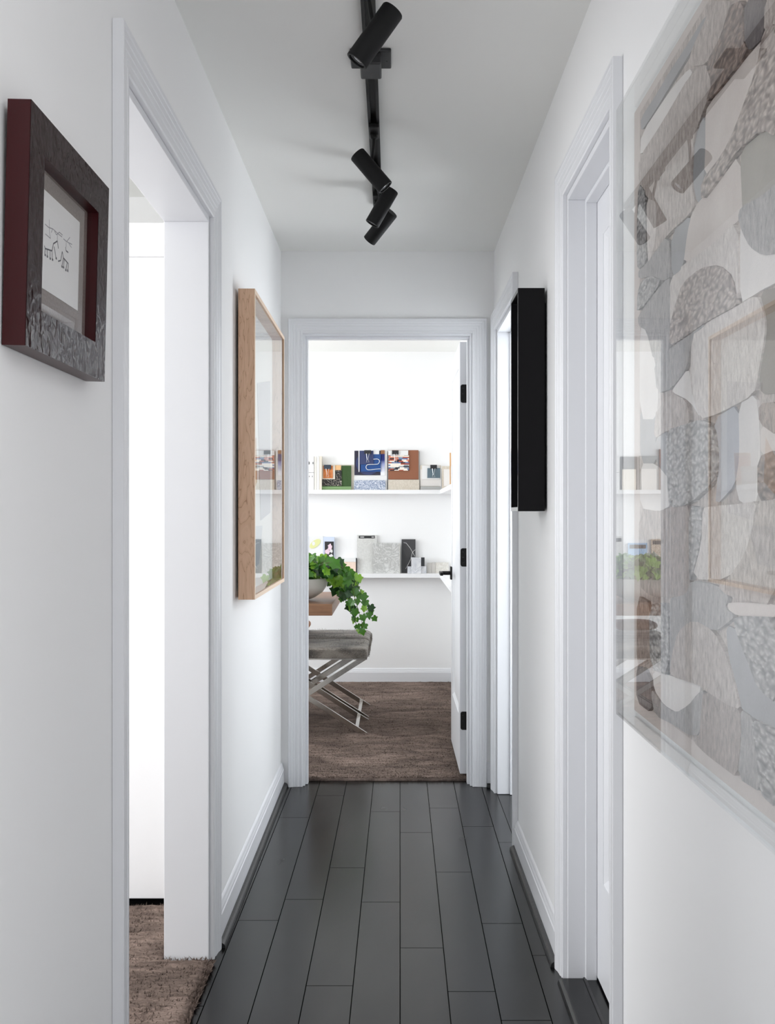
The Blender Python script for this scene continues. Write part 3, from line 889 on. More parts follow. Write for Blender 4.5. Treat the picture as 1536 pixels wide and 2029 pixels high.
PATCH = [
    ('Ng', q1((870, 140), (890, 230), (760, 440), (600, 700), (450, 950), (370, 1080), (270, 1230), (265, 1100), (400, 900), (520, 690), (700, 420))),
    ('Lb', q1((1120, 60), (1250, 0), (1250, 380), (1300, 480), (1180, 640), (1000, 860), (900, 960), (960, 780), (900, 600), (1050, 330))),
    ('Fa', q1((890, 180), (930, 20), (1120, 0), (1100, 90), (1040, 330), (900, 600), (720, 620), (760, 450))),
    ('Np', q1((720, 640), (560, 820), (270, 1250), (262, 1480), (480, 1150), (750, 690))),
    ('Fa', q1((750, 690), (900, 600), (960, 780), (860, 1050), (770, 1300), (750, 1700), (790, 1900)) + q2((740, 110), (540, 290), (390, 490), (370, 530), (420, 350), (430, 0)) + q1((340, 1850), (262, 1700), (262, 1480), (480, 1150))),
    ('Ng', q1((870, 1050), (865, 1500), (840, 1850), (795, 1900), (750, 1700), (770, 1300))),
    ('Na', q1((1300, 490), (1430, 350), (1430, 420), (1380, 640), (1180, 1190), (1060, 1440), (860, 1700), (865, 1050), (960, 900), (1180, 640))),
    ('La', q1((1440, 300), (1560, 220), (1560, 1280), (1430, 1210), (1200, 1400), (1000, 1700), (860, 1880), (860, 1690), (1060, 1440), (1180, 1190), (1380, 640))),
    ('Fd', q1((1255, 0), (1450, 0), (1430, 350), (1300, 480), (1250, 390))),
    ('Fa', q1((1450, 0), (1560, 0), (1560, 230), (1440, 320))),
    ('Na', q1((790, 1900), (1000, 1700), (1190, 1440), (1215, 2029)) + q2((1200, 150), (950, 400), (660, 600), (700, 280), (740, 120))),
    ('No', q1((1200, 1400), (1430, 1210), (1560, 1280), (1560, 1700), (1420, 1830), (1215, 2029), (1205, 1700))),
    ('Fg', q1((1420, 1830), (1560, 1700)) + q2((1560, 480), (1420, 500), (1300, 420), (1230, 280), (1190, 150), (1215, 50))),
    ('Lg', q1((265, 1720), (330, 1800)) + q2((335, 350), (345, 560), (255, 640), (250, 450), (250, 200))),
    ('Fp', q1((330, 1850)) + q2((430, 0), (420, 350), (370, 530), (345, 560), (335, 350))),
    ('Ng', q2((740, 120), (700, 280), (655, 640), (555, 700), (550, 290))),
    ('Fg', q2((540, 290), (555, 700), (490, 740), (380, 690), (255, 720), (255, 640), (345, 560))),
    ('Lg', q2((255, 860), (250, 1050), (490, 740), (380, 690), (290, 740))),
    ('Fg', q2((250, 1060), (490, 750), (555, 710), (545, 1350), (530, 1400), (400, 1500), (330, 1200), (255, 1160))),
    ('Fp', q2((560, 710), (655, 640), (660, 600), (950, 400), (1190, 170), (1190, 950), (1150, 700), (1020, 590), (850, 620), (680, 760), (600, 1000), (560, 1180), (545, 950))),
    ('La', q2((850, 620), (1020, 590), (1150, 700), (1185, 950), (1170, 980), (900, 1120), (700, 1260), (560, 1350), (560, 1180), (600, 1000), (680, 760))),
    ('Np', q2((1200, 150), (1230, 280), (1300, 420), (1420, 500), (1560, 480), (1560, 740), (1400, 820), (1340, 860), (1190, 950))),
    ('Fp', q2((860, 1180), (900, 1130), (1180, 980), (1320, 890), (1380, 900), (1440, 1080), (1440, 1250), (1380, 1600), (1340, 1800), (1000, 1980), (830, 2029), (740, 1700), (760, 1250))),
    ('Nd', q2((1380, 840), (1560, 800), (1560, 1780), (1390, 1800), (1380, 1600), (1440, 1250), (1440, 1080))),
    ('Fg', q2((545, 1370), (700, 1270), (860, 1140), (860, 1180), (740, 1330), (710, 1550), (570, 1740), (430, 1790), (400, 1500), (530, 1400))),
    ('Np', q2((570, 1740), (710, 1550), (740, 1700), (830, 2029), (720, 1860), (560, 1780))),
    ('Np', q2((255, 1160), (330, 1200), (400, 1500), (430, 1790), (410, 2029), (255, 2029))),
    ('Fa', q2((440, 1950), (560, 1790), (700, 1850), (740, 2029)) + q3((720, 190), (520, 250), (400, 330), (420, 80))),
    ('Ng', q3((400, 330), (520, 250), (540, 780), (410, 560))),
    ('Lg', q3((520, 250), (720, 190), (850, 150), (960, 200), (1000, 500), (980, 720), (740, 940), (560, 970), (540, 780))),
    ('Np', q3((410, 560), (540, 720), (550, 950), (430, 1010), (260, 980), (260, 560))),
    ('Ng', q3((260, 0), (420, 80), (400, 330), (410, 560), (260, 560))),
    ('Nb', q3((940, 150), (1180, 0), (1190, 500), (1150, 750), (960, 960), (980, 700), (1000, 480))),
    ('Np', q3((1180, 0), (1340, -90), (1380, 200), (1380, 900), (1200, 940), (1150, 750), (1190, 500))),
    ('Ld', q3((1390, 500), (1560, 430), (1560, 890), (1390, 910))),
    ('Fb', q3((1390, 0), (1560, -20), (1560, 300), (1390, 180))),
    ('Na', q3((1390, 180), (1560, 300), (1560, 430), (1390, 500))),
    ('Ft', q3((430, 1010), (560, 970), (740, 940), (740, 1650), (700, 1780), (560, 1810), (370, 1800), (260, 1700), (260, 980))),
    ('Fp', q3((860, 980), (940, 960), (1200, 940), (1370, 910), (1330, 1150), (1260, 1400), (1100, 1640), (760, 1640), (850, 1300))),
    ('Lg', q3((740, 950), (860, 980), (850, 1300), (760, 1640), (740, 1650))),
    ('Fa', q3((1390, 910), (1560, 890), (1560, 1890), (1100, 1800), (1000, 1700), (1100, 1640), (1260, 1400), (1330, 1150))),
    ('Fg', q3((560, 1810), (700, 1780), (740, 1650), (1000, 1700), (1100, 1800)) + q4((880, 20), (960, 80), (880, 150), (800, 200), (640, 110), (520, 200), (470, 400), (455, 540), (455, 0))),
    ('Lg', q4((300, -20), (450, -20), (455, 540), (310, 490))),
    ('Fd', q4((195, 470), (250, 470), (310, 600), (310, 830), (195, 745))),
    ('Fb', q4((195, -80), (300, -20), (305, 490), (250, 470), (195, 470))),
    ('Np', q4((310, 500), (455, 545), (680, 610), (670, 680), (600, 770), (500, 830), (400, 770), (320, 650))),
    ('Fa', q4((520, 200), (640, 110), (800, 200), (900, 400), (980, 700), (1000, 800), (900, 770), (720, 650), (680, 610), (455, 545), (470, 400))),
    ('Ng', q4((880, 150), (980, 200), (1060, 400), (1150, 640), (1300, 760), (1300, 970), (1100, 870), (1000, 800), (980, 700), (900, 400))),
    ('Lg', q4((960, 80), (1300, 90), (1300, 760), (1150, 640), (1060, 400), (980, 200))),
    ('Fg', q4((320, 650), (400, 770), (500, 830), (600, 770), (670, 680), (720, 650), (700, 850), (680, 1000), (600, 1000), (500, 930), (340, 850), (310, 700))),
    ('Ft', q4((720, 650), (900, 770), (1000, 800), (1010, 1000), (980, 1330), (860, 1240), (740, 1150), (640, 1050), (690, 1000), (700, 850))),
    ('Fg', q4((1000, 800), (1100, 870), (1140, 1100), (1170, 1450), (980, 1330), (1010, 1000))),
    ('Lg', q4((1100, 870), (1300, 970), (1300, 1570), (1170, 1450), (1140, 1100))),
    ('Na', q4((900, -30), (1300, -10), (1300, 90), (960, 80), (880, 20))),
]
XA = 0.4555
QX = 0.4640


def smooth_poly(poly, it=1):
    for _ in range(it):
        out = []
        for i in range(len(poly)):
            p, q = poly[i], poly[(i + 1) % len(poly)]
            out += [(p[0] * .8 + q[0] * .2, p[1] * .8 + q[1] * .2), (p[0] * .2 + q[0] * .8, p[1] * .2 + q[1] * .8)]
        poly = out
    return poly


def patch(kind, poly):
    cx = sum(p[0] for p in poly) / len(poly); cy = sum(p[1] for p in poly) / len(poly)
    poly = [(cx + (p[0] - cx) * 1.012, cy + (p[1] - cy) * 1.008) for p in poly]
    hgt = {'L': .0085, 'F': .0065, 'N': .0040}[kind[0]] + random.uniform(-.0005, .0005)
    xa, xb = QX - .0062, QX - .0062 - hgt
    MB().prism(poly, xa, xb, lambda u, v_, w: (w, u, v_)).obj('textile_patch', CL[kind], ab)


MB().box(QX - .0040, QX, QY0 + .012, QY1 - .012, QZ0 + .010, QZ1 - .010).obj('linen_backing', CL['Na'], ab)
MB().box(QX - .0062, QX - .0041, QY0 + .07, 1.905, .897, 1.985).obj('patch_ground', CL['Fa'], ab)
for kind, poly in PATCH:
    pts = []
    for px, py in smooth_poly(poly, 1):
        Y = XA * F / (px - CX)
        pts.append((min(Y, 1.907), min(max(PZ(py, Y), .893), 1.988)))
    patch(kind, pts)
# patches nearer than the picture edge
rnd = random.Random(3)
NR, NC = 7, 3
gx = [[(QY0 + .075 + (1.190 - QY0 - .075) * i / NC + (rnd.uniform(-.05, .05) if 0 < i < NC else 0),
        .905 + 1.07 * j / NR + (rnd.uniform(-.05, .05) if 0 < j < NR else 0)) for j in range(NR + 1)] for i in range(NC + 1)]
kinds = ['La', 'Fa', 'Ng', 'Fg', 'Np', 'Lg', 'Ft', 'Na', 'Fb', 'No', 'Fp']
for i in range(NC):
    for j in range(NR):
        pl = smooth_poly([gx[i][j], gx[i + 1][j], gx[i + 1][j + 1], gx[i][j + 1]], 1)
        patch(rnd.choice(kinds), pl)
T_ = .004
MB().box(QF, QF + T_, QY0, QY1, QZ0, QZ1).obj('acrylic_front', ACRYL, ab)
MB().box(QF + T_, XR - .0005, QY1 - T_, QY1, QZ0, QZ1).obj('acrylic_side', ACRYL, ab)
MB().box(QF + T_, XR - .0005, QY0, QY0 + T_, QZ0, QZ1).obj('acrylic_side', ACRYL, ab)
MB().box(QF + T_, XR - .0005, QY0 + T_, QY1 - T_, QZ0, QZ0 + T_).obj('acrylic_bottom', ACRYL, ab)
MB().box(QF + T_, XR - .0005, QY0 + T_, QY1 - T_, QZ1 - T_, QZ1).obj('acrylic_top', ACRYL, ab)

# ------------------------------------------------------------------ ceiling track and spotlights
TX, TW, TH = -0.057, 0.034, 0.019
TY0, TY1 = 1.30, 3.985
tk = thing('lighting_track', 'black ceiling lighting track with a square feed box', 'lighting track', (TX, (TY0 + TY1) / 2, ZC))
tp = [(-TW / 2, 0), (-TW / 2, -TH), (-.0085, -TH), (-.0085, -.005), (.0085, -.005), (.0085, -TH), (TW / 2, -TH), (TW / 2, 0)]
MB().loft([[(TX + x, y, ZC - .0005 + z) for x, z in tp] for y in (TY0, TY1)]).obj('rail', BLACK, tk)
MB().box(TX - TW / 2, TX + TW / 2, TY1, TY1 + .006, ZC - TH - .001, ZC - .0005).obj('end_cap', BLACK, tk, bevel=.001)
MB().box(TX - .0535, TX + .0535, 2.653, 2.757, ZC - .0105, ZC - .0006).obj('feed_plate', GRAPH, tk, bevel=.003)
MB().box(TX - .0275, TX + .0275, 2.655, 2.752, ZC - .041, ZC - .0106).obj('feed_box', GRAPH, tk, bevel=.004)
for sx in (-.042, .042):
    MB().lathe([(.0022, 0), (.0018, .0006)], (TX + sx, 2.71, ZC - .0105), 10, (0, 0, -1)).obj('screw', DARKV, tk)
LENS = plain('spot_lens', (120, 120, 122), 0.12, 0.3)
RING = plain('spot_inner_ring', (52, 52, 53), .45)
R_, L_ = .0256, .136


def spotlight(label, cpx, cpy, Y, dx, dy, tilt, ay):
    """centre pixel and depth; dx, dy: image direction from the back cap to the lens; tilt towards (+) or away from the viewer"""
    c = Vector((PX(cpx, Y), Y, PZ(cpy, Y)))
    ray = (c - Vector((0, 0, H))).normalized()
    right = ray.cross(Vector((0, 0, 1))).normalized()
    up = right.cross(ray)
    ln = math.hypot(dx, dy)
    ax = ((right * (dx / ln) - up * (dy / ln)) * math.cos(tilt) - ray * math.sin(tilt)).normalized()
    top = Vector((TX, ay, ZC - TH))
    rt = thing('spotlight', label, 'spotlight', top, 'black cylinder spotlights on the ceiling track')
    MB().lathe([(R_ * .93, -L_ / 2), (R_, -L_ / 2 + .003), (R_, L_ / 2 - .001), (R_ * .97, L_ / 2), (R_ * .80, L_ / 2), (R_ * .78, L_ / 2 - .010), (.001, L_ / 2 - .0101)], c, 40, ax).obj('body', BLACKM, rt, True)
    MB().lathe([(R_ * .765, L_ / 2 - .0095), (R_ * .70, L_ / 2 - .004), (R_ * .52, L_ / 2 - .0045), (R_ * .52, L_ / 2 - .0095)], c, 32, ax).obj('inner_ring', RING, rt, True)
    MB().lathe([(R_ * .515, L_ / 2 - .0094), (R_ * .50, L_ / 2 - .0050), (R_ * .25, L_ / 2 - .0032), (.0005, L_ / 2 - .0028)], c, 28, ax).obj('lens', LENS, rt, True)
    ad = MB().box(TX - .0155, TX + .0155, ay - .050, ay + .050, ZC - TH - .0145, ZC - TH - .0008).obj('track_adapter', BLACK, rt, bevel=.002)
    MB().lathe([(.0125, -.004), (.0125, .010), (.008, .014)], (TX, ay + .012, ZC - TH - .0145), 18, (0, 0, -1)).obj('swivel_cap', BLACK, ad, True)
    p0 = Vector((TX, ay + .012, ZC - TH - .026))
    MB().tube([p0, (p0 + c) / 2, c], .0052, 10).obj('stem', BLACK, rt, True)


spotlight('largest and nearest black cylinder spotlight pointing down to the left', 743, 71, 2.24, -71, 91, .30, 2.24)
spotlight('second black cylinder spotlight from the front pointing down to the right', 736, 338.5, 3.17, 54, 60, .26, 3.16)
spotlight('third black cylinder spotlight with its lens showing, just behind the second', 757, 410, 3.56, -37, 62, .22, 3.55)
spotlight('farthest black cylinder spotlight, half hidden and turned away', 754, 449, 3.83, -44, 54, -.25, 3.83)

# ------------------------------------------------------------------ table, bowl, ivy
t = NT('walnut_table_wood')
t.col(t.ramp(t.noise(t.coords((1.2, 14, 14)), 5, 5, .6, .3), [(0.25, srgb(112, 78, 54)), (0.75, srgb(150, 110, 80))]))
t.set(Roughness=.42)
WALNUT = t.m
tb = thing('table', 'thick brown wooden table holding the ivy bowl', 'table', (-1.25, 6.1, .014))
MB().box(-2.15, -0.332, 5.660, 6.560, .686, .750).obj('tabletop', WALNUT, tb, bevel=.003)
for x in (-2.0, -1.02):
    MB().box(x, x + .06, 5.78, 6.44, .0206, .6858).obj('leg', WALNUT, tb, bevel=.003)

BC = Vector((-.575, 5.900, .7508))
BOWLM = plain('pale_ceramic', (206, 202, 196), .35)
bp = [(.060, 0), (.085, .003), (.130, .018), (.172, .046), (.200, .085), (.208, .128), (.205, .131), (.200, .128), (.190, .088), (.160, .052), (.118, .026), (.001, .016)]
bowl = MB().lathe(bp, BC, 48).obj('bowl', BOWLM, None, True)
tag(bowl, 'round pale ceramic bowl standing on the wooden table', 'bowl')

iv = thing('ivy_plant', 'green ivy plant growing in the bowl and trailing over the table end', 'plant', BC + Vector((0, 0, .03)))
SOIL = plain('dark_soil', (46, 34, 26), .95, bump=(60, .8, .01))
MB().lathe([(.150, .066), (.178, .095), (.120, .108), (.001, .112)], BC, 32).obj('soil', SOIL, iv, True)


def leafmat(name, a, b):
    t = NT(name)
    t.col(t.ramp(t.noise(t.coords(), 38, 3), [(.3, srgb(*a)), (.7, srgb(*b))]))
    t.set(Roughness=.26)
    t.b.inputs['Subsurface Weight'].default_value = 0.0
    tl = t.n('ShaderNodeBsdfTranslucent'); tl.inputs[0].default_value = srgb(*[min(255, int(c * 1.25)) for c in b])
    mxs = t.n('ShaderNodeMixShader'); mxs.inputs[0].default_value = .22
    out = [n for n in t.t.nodes if n.type == 'OUTPUT_MATERIAL'][0]
    t.l(t.b.outputs[0], mxs.inputs[1]); t.l(tl.outputs[0], mxs.inputs[2]); t.l(mxs.outputs[0], out.inputs[0])
    return t.m


LM = [leafmat('ivy_leaf_dark', (26, 54, 28), (44, 82, 38)), leafmat('ivy_leaf_mid', (48, 96, 30), (76, 128, 40)), leafmat('ivy_leaf_bright', (100, 150, 42), (146, 190, 72))]  # mixed leaf greens; the bright one also stands in for lit highlights
STEM = plain('ivy_stem', (88, 100, 52), .6)
# five-lobed ivy leaf in its own plane: stalk at the origin, tip along +y
half = [(0, .04), (.14, -.10), (.32, -.12), (.46, .04), (.42, .20), (.46, .32), (.62, .48), (.50, .56), (.34, .62), (.16, .84), (0, 1.02)]
leaf_meshes = []
for vi in range(3):
    for mt in LM:
        me = bpy.data.meshes.new('ivy_leaf')
        vv, ff = [], []
        cs = [(0, 0), (0, .3), (0, .6), (0, 1.0)]
        fold = (.22, .40, .10)[vi]; curl = (.18, .34, -.10)[vi]

        def P3(x, y): return (x, y, abs(x) * fold - curl * y * y + .02 * math.sin(9 * x + 5 * y))
        for sgn in (1, -1):
            k = len(vv)
            pts = [(sgn * x, y) for x, y in half]
            vv += [P3(*p) for p in pts]
            vv += [P3(0, .28), P3(0, .58)]
            c1, c2 = k + len(pts), k + len(pts) + 1
            seq = [(k, k + 1, c1), (k + 1, k + 2, c1), (k + 2, k + 3, c1), (k + 3, k + 4, c1), (k + 4, k + 5, c1), (k + 5, c2, c1), (k + 5, k + 6, c2), (k + 6, k + 7, c2), (k + 7, k + 8, c2), (k + 8, k + 9, c2), (k + 9, k + 10, c2)]
            ff += seq if sgn > 0 else [s[::-1] for s in seq]
        me.from_pydata(vv, [], ff)
        me.polygons.foreach_set('use_smooth', [True] * len(ff))
        me.materials.append(mt)
        leaf_meshes.append(me)

rl = random.Random(21)
inv_iv = Matrix.Translation(iv.location).inverted()


def add_leaf(p, tip, nrm, size, shade):
    tip = Vector(tip).normalized(); nrm = Vector(nrm)
    nrm = (nrm - tip * nrm.dot(tip)).normalized()
    xa = tip.cross(nrm)
    M = Matrix(((xa.x, tip.x, nrm.x, p[0]), (xa.y, tip.y, nrm.y, p[1]), (xa.z, tip.z, nrm.z, p[2]), (0, 0, 0, 1))) @ Matrix.Diagonal((size, size, size, 1))
    o = bpy.data.objects.new('leaf', leaf_meshes[rl.randrange(3) * 3 + shade])
    COL.objects.link(o)
    o.parent = iv
    o.matrix_parent_inverse = inv_iv
    o.matrix_basis = M


def gs(s): return max(-1.7 * s, min(1.7 * s, rl.gauss(0, s)))


vines = []
mid = BC + Vector((0, 0, .10))
# trailing vines: picture points at a depth each
TR = [[(640, 1118), (672, 1120), (694, 1145), (702, 1180), (712, 1215), (722, 1252)], [(645, 1112), (690, 1135), (712, 1165), (722, 1200), (735, 1222)],
      [(640, 1125), (668, 1145), (682, 1170), (700, 1200), (706, 1238)], [(630, 1110), (665, 1118), (688, 1128), (704, 1150), (726, 1195), (740, 1218)],
      [(640, 1130), (660, 1150), (672, 1172), (690, 1190), (700, 1222), (712, 1250)], [(650, 1118), (680, 1140), (698, 1160), (716, 1188)],
      [(635, 1125), (655, 1140), (668, 1158), (678, 1182)], [(640, 1115), (676, 1128), (700, 1142), (716, 1152)]]
for i, tr_ in enumerate(TR):
    Yv = 5.72 + .05 * i
    pts = [Vector((BC.x + .06, BC.y + rl.uniform(-.05, .05), BC.z + .11))]
    pts += [Vector((PX(a, Yv), Yv, PZ(b, Yv))) for a, b in tr_]
    vines.append(pts)
for i in range(9):
    a = rl.uniform(0, 6.28)
    r = rl.uniform(.14, .27)
    pts = [BC + Vector((0, 0, .10)), BC + Vector((math.cos(a) * r * .5, math.sin(a) * r * .5, .24)), BC + Vector((math.cos(a) * r, math.sin(a) * r, .22 - .10 * rl.random()))]
    vines.append(pts)


def catmull(pts, n):
    out = []
    for i in range(len(pts) - 1):
        p0, p1, p2, p3 = pts[max(i - 1, 0)], pts[i], pts[i + 1], pts[min(i + 2, len(pts) - 1)]
        for k in range(n):
            s = k / n
            out.append(.5 * ((2 * p1) + (p2 - p0) * s + (2 * p0 - 5 * p1 + 4 * p2 - p3) * s * s + (3 * p1 - p0 - 3 * p2 + p3) * s ** 3))
    out.append(pts[-1])
    return out


count = 0
for vi, pts in enumerate(vines):
    cv = catmull(pts, 6)
    MB().tube(cv, [.0030 * (1 - .6 * i / len(cv)) for i in range(len(cv))], 6).obj('vine', STEM, iv, True)
    trailing = vi < len(TR)
    step = 2 if trailing else 3
    for i in range(3, len(cv), step):
        d = (cv[min(i + 1, len(cv) - 1)] - cv[i - 1]).normalized()
        f = i / len(cv)
        for _ in range(1 if f > .55 else 2):
            off = Vector((gs(.016), gs(.025) - .01, gs(.016))) * (1.3 - .7 * f)
            p = cv[i] + off
            tip = (d * .6 + Vector((gs(.5), gs(.35) - .25, -.55 + gs(.25))))
            nrm = Vector((gs(.35) + .1, -.85 + gs(.3), .6 + gs(.3)))
            sz = rl.uniform(.034, .066) * (1.15 - .52 * f)
            sh = rl.choices([0, 1, 2], [.30, .42, .28])[0]
            add_leaf(p, tip, nrm, sz, sh); count += 1
# the mound in the bowl
for _ in range(135):
    a = rl.uniform(0, 6.28)
    r = .235 * math.sqrt(rl.random())
    e = math.sqrt(max(0, 1 - (r / .25) ** 2))
    p = BC + Vector((math.cos(a) * r, math.sin(a) * r, .100 + .165 * e * rl.uniform(.55, 1.0)))
    out = Vector((math.cos(a) * r / .25, math.sin(a) * r / .25, .0))
    tip = out * 1.0 + Vector((gs(.5), gs(.5), -.35 + gs(.3)))
    nrm = out * .7 + Vector((gs(.3), -.35 + gs(.3), .8))
    add_leaf(p, tip, nrm, rl.uniform(.036, .072), rl.choices([0, 1, 2], [.2, .40, .40])[0]); count += 1

# ------------------------------------------------------------------ benches
t = NT('grey_hide')
v = t.coords((2, 5, 5))
hn = t.noise(v, 60, 5, .75, .4)
hb = t.noise(t.coords((1, 2, 2)), 6, 3)
ad = t.n('ShaderNodeMath', operation='MULTIPLY_ADD'); t.l(hn, ad.inputs[0]); ad.inputs[1].default_value = .8; t.l(hb, ad.inputs[2])
t.col(t.ramp(ad.outputs[0], [(.66, srgb(52, 47, 43)), (.86, srgb(108, 100, 92)), (1.0, srgb(158, 150, 140))]))
t.set(Roughness=.75)
t.b.inputs['Sheen Weight'].default_value = .4
t.bump(hn, .6, .006)
HIDE = t.m
t = NT('brushed_nickel')
t.set(Base_Color=srgb(188, 184, 178), Metallic=1.0)
rr = t.ramp(t.noise(t.coords((1, 1, 1)), 14, 3), [(.3, (.12,) * 3 + (1,)), (.7, (.2,) * 3 + (1,))])
t.l(rr, t.b.inputs['Roughness'])
NICKEL = t.m


def bench(label, y0, y1):
    x0, x1 = -.850, -.136
    zt, zb, zf = .505, .440, .0206
    rt = thing('bench', label, 'bench', ((x0 + x1) / 2, (y0 + y1) / 2, .014), 'hide covered X-frame benches at the table end')
    # cushion: rounded, crowned
    nx, ny = 26, 16
    rings = []
    for k, (ins, z) in enumerate(((.004, zb), (0, zb + .008), (0, zb + .036), (.006, zb + .052), (.020, zb + .061), (.045, zb + .065), (.11, zb + .068), (.18, zb + .069))):
        rad = max(.034 - ins * .3, .004)
        w, d = (x1 - x0) - 2 * ins, (y1 - y0) - 2 * min(ins, (y1 - y0) / 2 - .012)
        poly = rrect(w, d, min(rad, d / 2 - .001), 6)
        rings.append([((x0 + x1) / 2 + u, (y0 + y1) / 2 + v_, z + .0015 * math.sin(u * 21 + k)) for u, v_ in poly])
    cu = MB().loft(rings).obj('cushion', HIDE, rt, True)

    def place_h(r):
        if r.random() < .55:
            x, z = r.uniform(x0 + .012, x1 - .012), r.uniform(zb + .006, zb + .050)
            return Vector((x, y0 + .001, z)), Vector((0, -1, .1))
        if r.random() < .25:
            return Vector((x1 - .001, r.uniform(y0 + .03, y1 - .03), r.uniform(zb + .006, zb + .048))), Vector((1, 0, .1))
        return Vector((r.uniform(x0 + .03, x1 - .03), r.uniform(y0 + .02, y1 - .03), zb + .0665)), UP
    tufts(cu, 'hair', 9000, place_h, .011, .0008, HIDE, lambda r: Vector((r.gauss(.3, .8), r.gauss(-.2, .5), r.gauss(-1.3, .7))) if True else None)
    fr = MB()
    fr.box(x0 + .006, x1 - .006, y0 + .004, y1 - .004, zb - .0085, zb - .0008)
    fr.obj('seat_rail', NICKEL, rt, bevel=.001)
    bw_, bt = .030, .012
    for yy in (y0 + .010, y1 - .010 - bt):
        for sgn in (0, 1):
            xa_, xb_ = (x1 - .012, x0 + .006) if sgn == 0 else (x0 + .012, x1 - .006)
            s = 1 if xb_ > xa_ else -1
            # flat bar cut level at floor and rail
            ty, yo = bt, (0 if sgn == 0 else .0125) * (1 if yy < (y0 + y1) / 2 else -1)
            wx = .052
            poly = [(xa_, zb - .009), (xa_ + s * wx, zb - .009), (xb_, zf), (xb_ - s * wx, zf)]
            MB().prism(poly, yy + yo, yy + yo + ty, lambda u, v_, w: (u, w, v_)).obj('leg', NICKEL, rt, bevel=.001)
    for xx in (x0 + .055, x1 - .075):
        MB().box(xx, xx + .020, y0 + .036, y1 - .036, .040, .046).obj('stretcher', NICKEL, rt)


bench('nearer grey hide bench on crossed metal legs, in front of its twin', 5.740, 6.170)
bench('farther grey hide bench on crossed metal legs, behind its twin', 6.195, 6.640)

# tan leather cushion on the farther bench
TAN = plain('tan_leather', (186, 122, 72), .45, bump=(120, .2, .002))
cw_ = []
for k in range(9):
    s = -1 + 2 * k / 8
    wv_ = math.sqrt(max(0.0, 1 - abs(s) ** 2.6))
    ring = []
    for u, v_ in rrect(.30 * (.25 + .75 * wv_), .14 * (.02 + .98 * wv_), .06 * (.1 + .9 * wv_) * .25 + .001, 5):
        ring.append((-.648 + u * .9, 6.42 + v_, .5200 + .036 + s * .036))
    cw_.append(ring)
tc_ = MB().loft(cw_).obj('leather_cushion', TAN, None, True)
tag(tc_, 'small tan leather cushion lying on the farther bench', 'cushion')

# ------------------------------------------------------------------ samples on the shelves


def pat(name, build, rough=.85):
    t = NT(name); build(t); t.set(Roughness=rough); return t.m


def b_stripes(t):
    tc = t.n('ShaderNodeTexCoord'); sp = t.n('ShaderNodeSeparateXYZ'); t.l(tc.outputs['Object'], sp.inputs[0])
    r = t.n('ShaderNodeMath', operation='MULTIPLY'); t.l(sp.outputs[2], r.inputs[0]); r.inputs[1].default_value = 105
    rf_ = t.n('ShaderNodeMath', operation='FLOOR'); t.l(r.outputs[0], rf_.inputs[0])
    wn0 = t.n('ShaderNodeTexWhiteNoise', noise_dimensions='1D'); t.l(rf_.outputs[0], wn0.inputs['W'])
    c = t.n('ShaderNodeMath', operation='MULTIPLY_ADD'); t.l(sp.outputs[0], c.inputs[0]); c.inputs[1].default_value = 30
    t.l(wn0.outputs['Value'], c.inputs[2])
    cf = t.n('ShaderNodeMath', operation='FLOOR'); t.l(c.outputs[0], cf.inputs[0])
    cb = t.n('ShaderNodeCombineXYZ'); t.l(cf.outputs[0], cb.inputs[0]); t.l(rf_.outputs[0], cb.inputs[1])
    wn = t.n('ShaderNodeTexWhiteNoise', noise_dimensions='2D'); t.l(cb.outputs[0], wn.inputs['Vector'])
    t.col(t.ramp(wn.outputs['Value'], [(0, S(44, 44, 54)), (.16, S(236, 226, 214)), (.40, S(168, 82, 62)), (.58, S(206, 128, 104)), (.70, S(92, 116, 160)), (.82, S(150, 160, 168)), (.92, S(236, 230, 220))], 'CONSTANT'))


def b_dots(t):
    vo = t.n('ShaderNodeTexVoronoi'); vo.inputs['Scale'].default_value = 75; vo.inputs['Randomness'].default_value = .4
    t.l(t.coords(), vo.inputs['Vector'])
    t.col(t.ramp(vo.outputs['Distance'], [(0, S(230, 226, 222)), (.22, S(230, 226, 222)), (.26, S(52, 50, 66)), (1, S(52, 50, 66))]))


def b_knit(t):
    t.col(t.ramp(t.noise(t.coords((1, 1, 1)), 160, 4, .8), [(.42, S(96, 116, 150)), (.60, S(224, 227, 233))]))


def b_linen(t):
    t.col(t.ramp(t.noise(t.coords((1, 1, .4)), 190, 3, .7), [(.3, S(190, 180, 164)), (.7, S(216, 208, 196))]))


def b_marble(a, b, sc, w=.06):
    def f(t):
        n = t.noise(t.coords(), sc, 3.5, .55, 2.2)
        t.col(t.ramp(n, [(.30, a), (.5 - w, b), (.5, a), (.5 + w, b), (.72, a)]))
    return f


def b_ombre(t):
    tc = t.n('ShaderNodeTexCoord'); sp = t.n('ShaderNodeSeparateXYZ'); t.l(tc.outputs['Generated'], sp.inputs[0])
    t.col(t.ramp(sp.outputs[2], [(.1, S(236, 238, 244)), (.45, S(150, 160, 205)), (.6, S(40, 52, 120)), (.84, S(34, 44, 108)), (.86, S(150, 104, 70)), (1, S(150, 104, 70))]))


def b_woodv(t):
    t.col(t.ramp(t.noise(t.coords((12, 1, 1)), 14, 3), [(.3, S(228, 202, 184)), (.7, S(240, 220, 205))]))


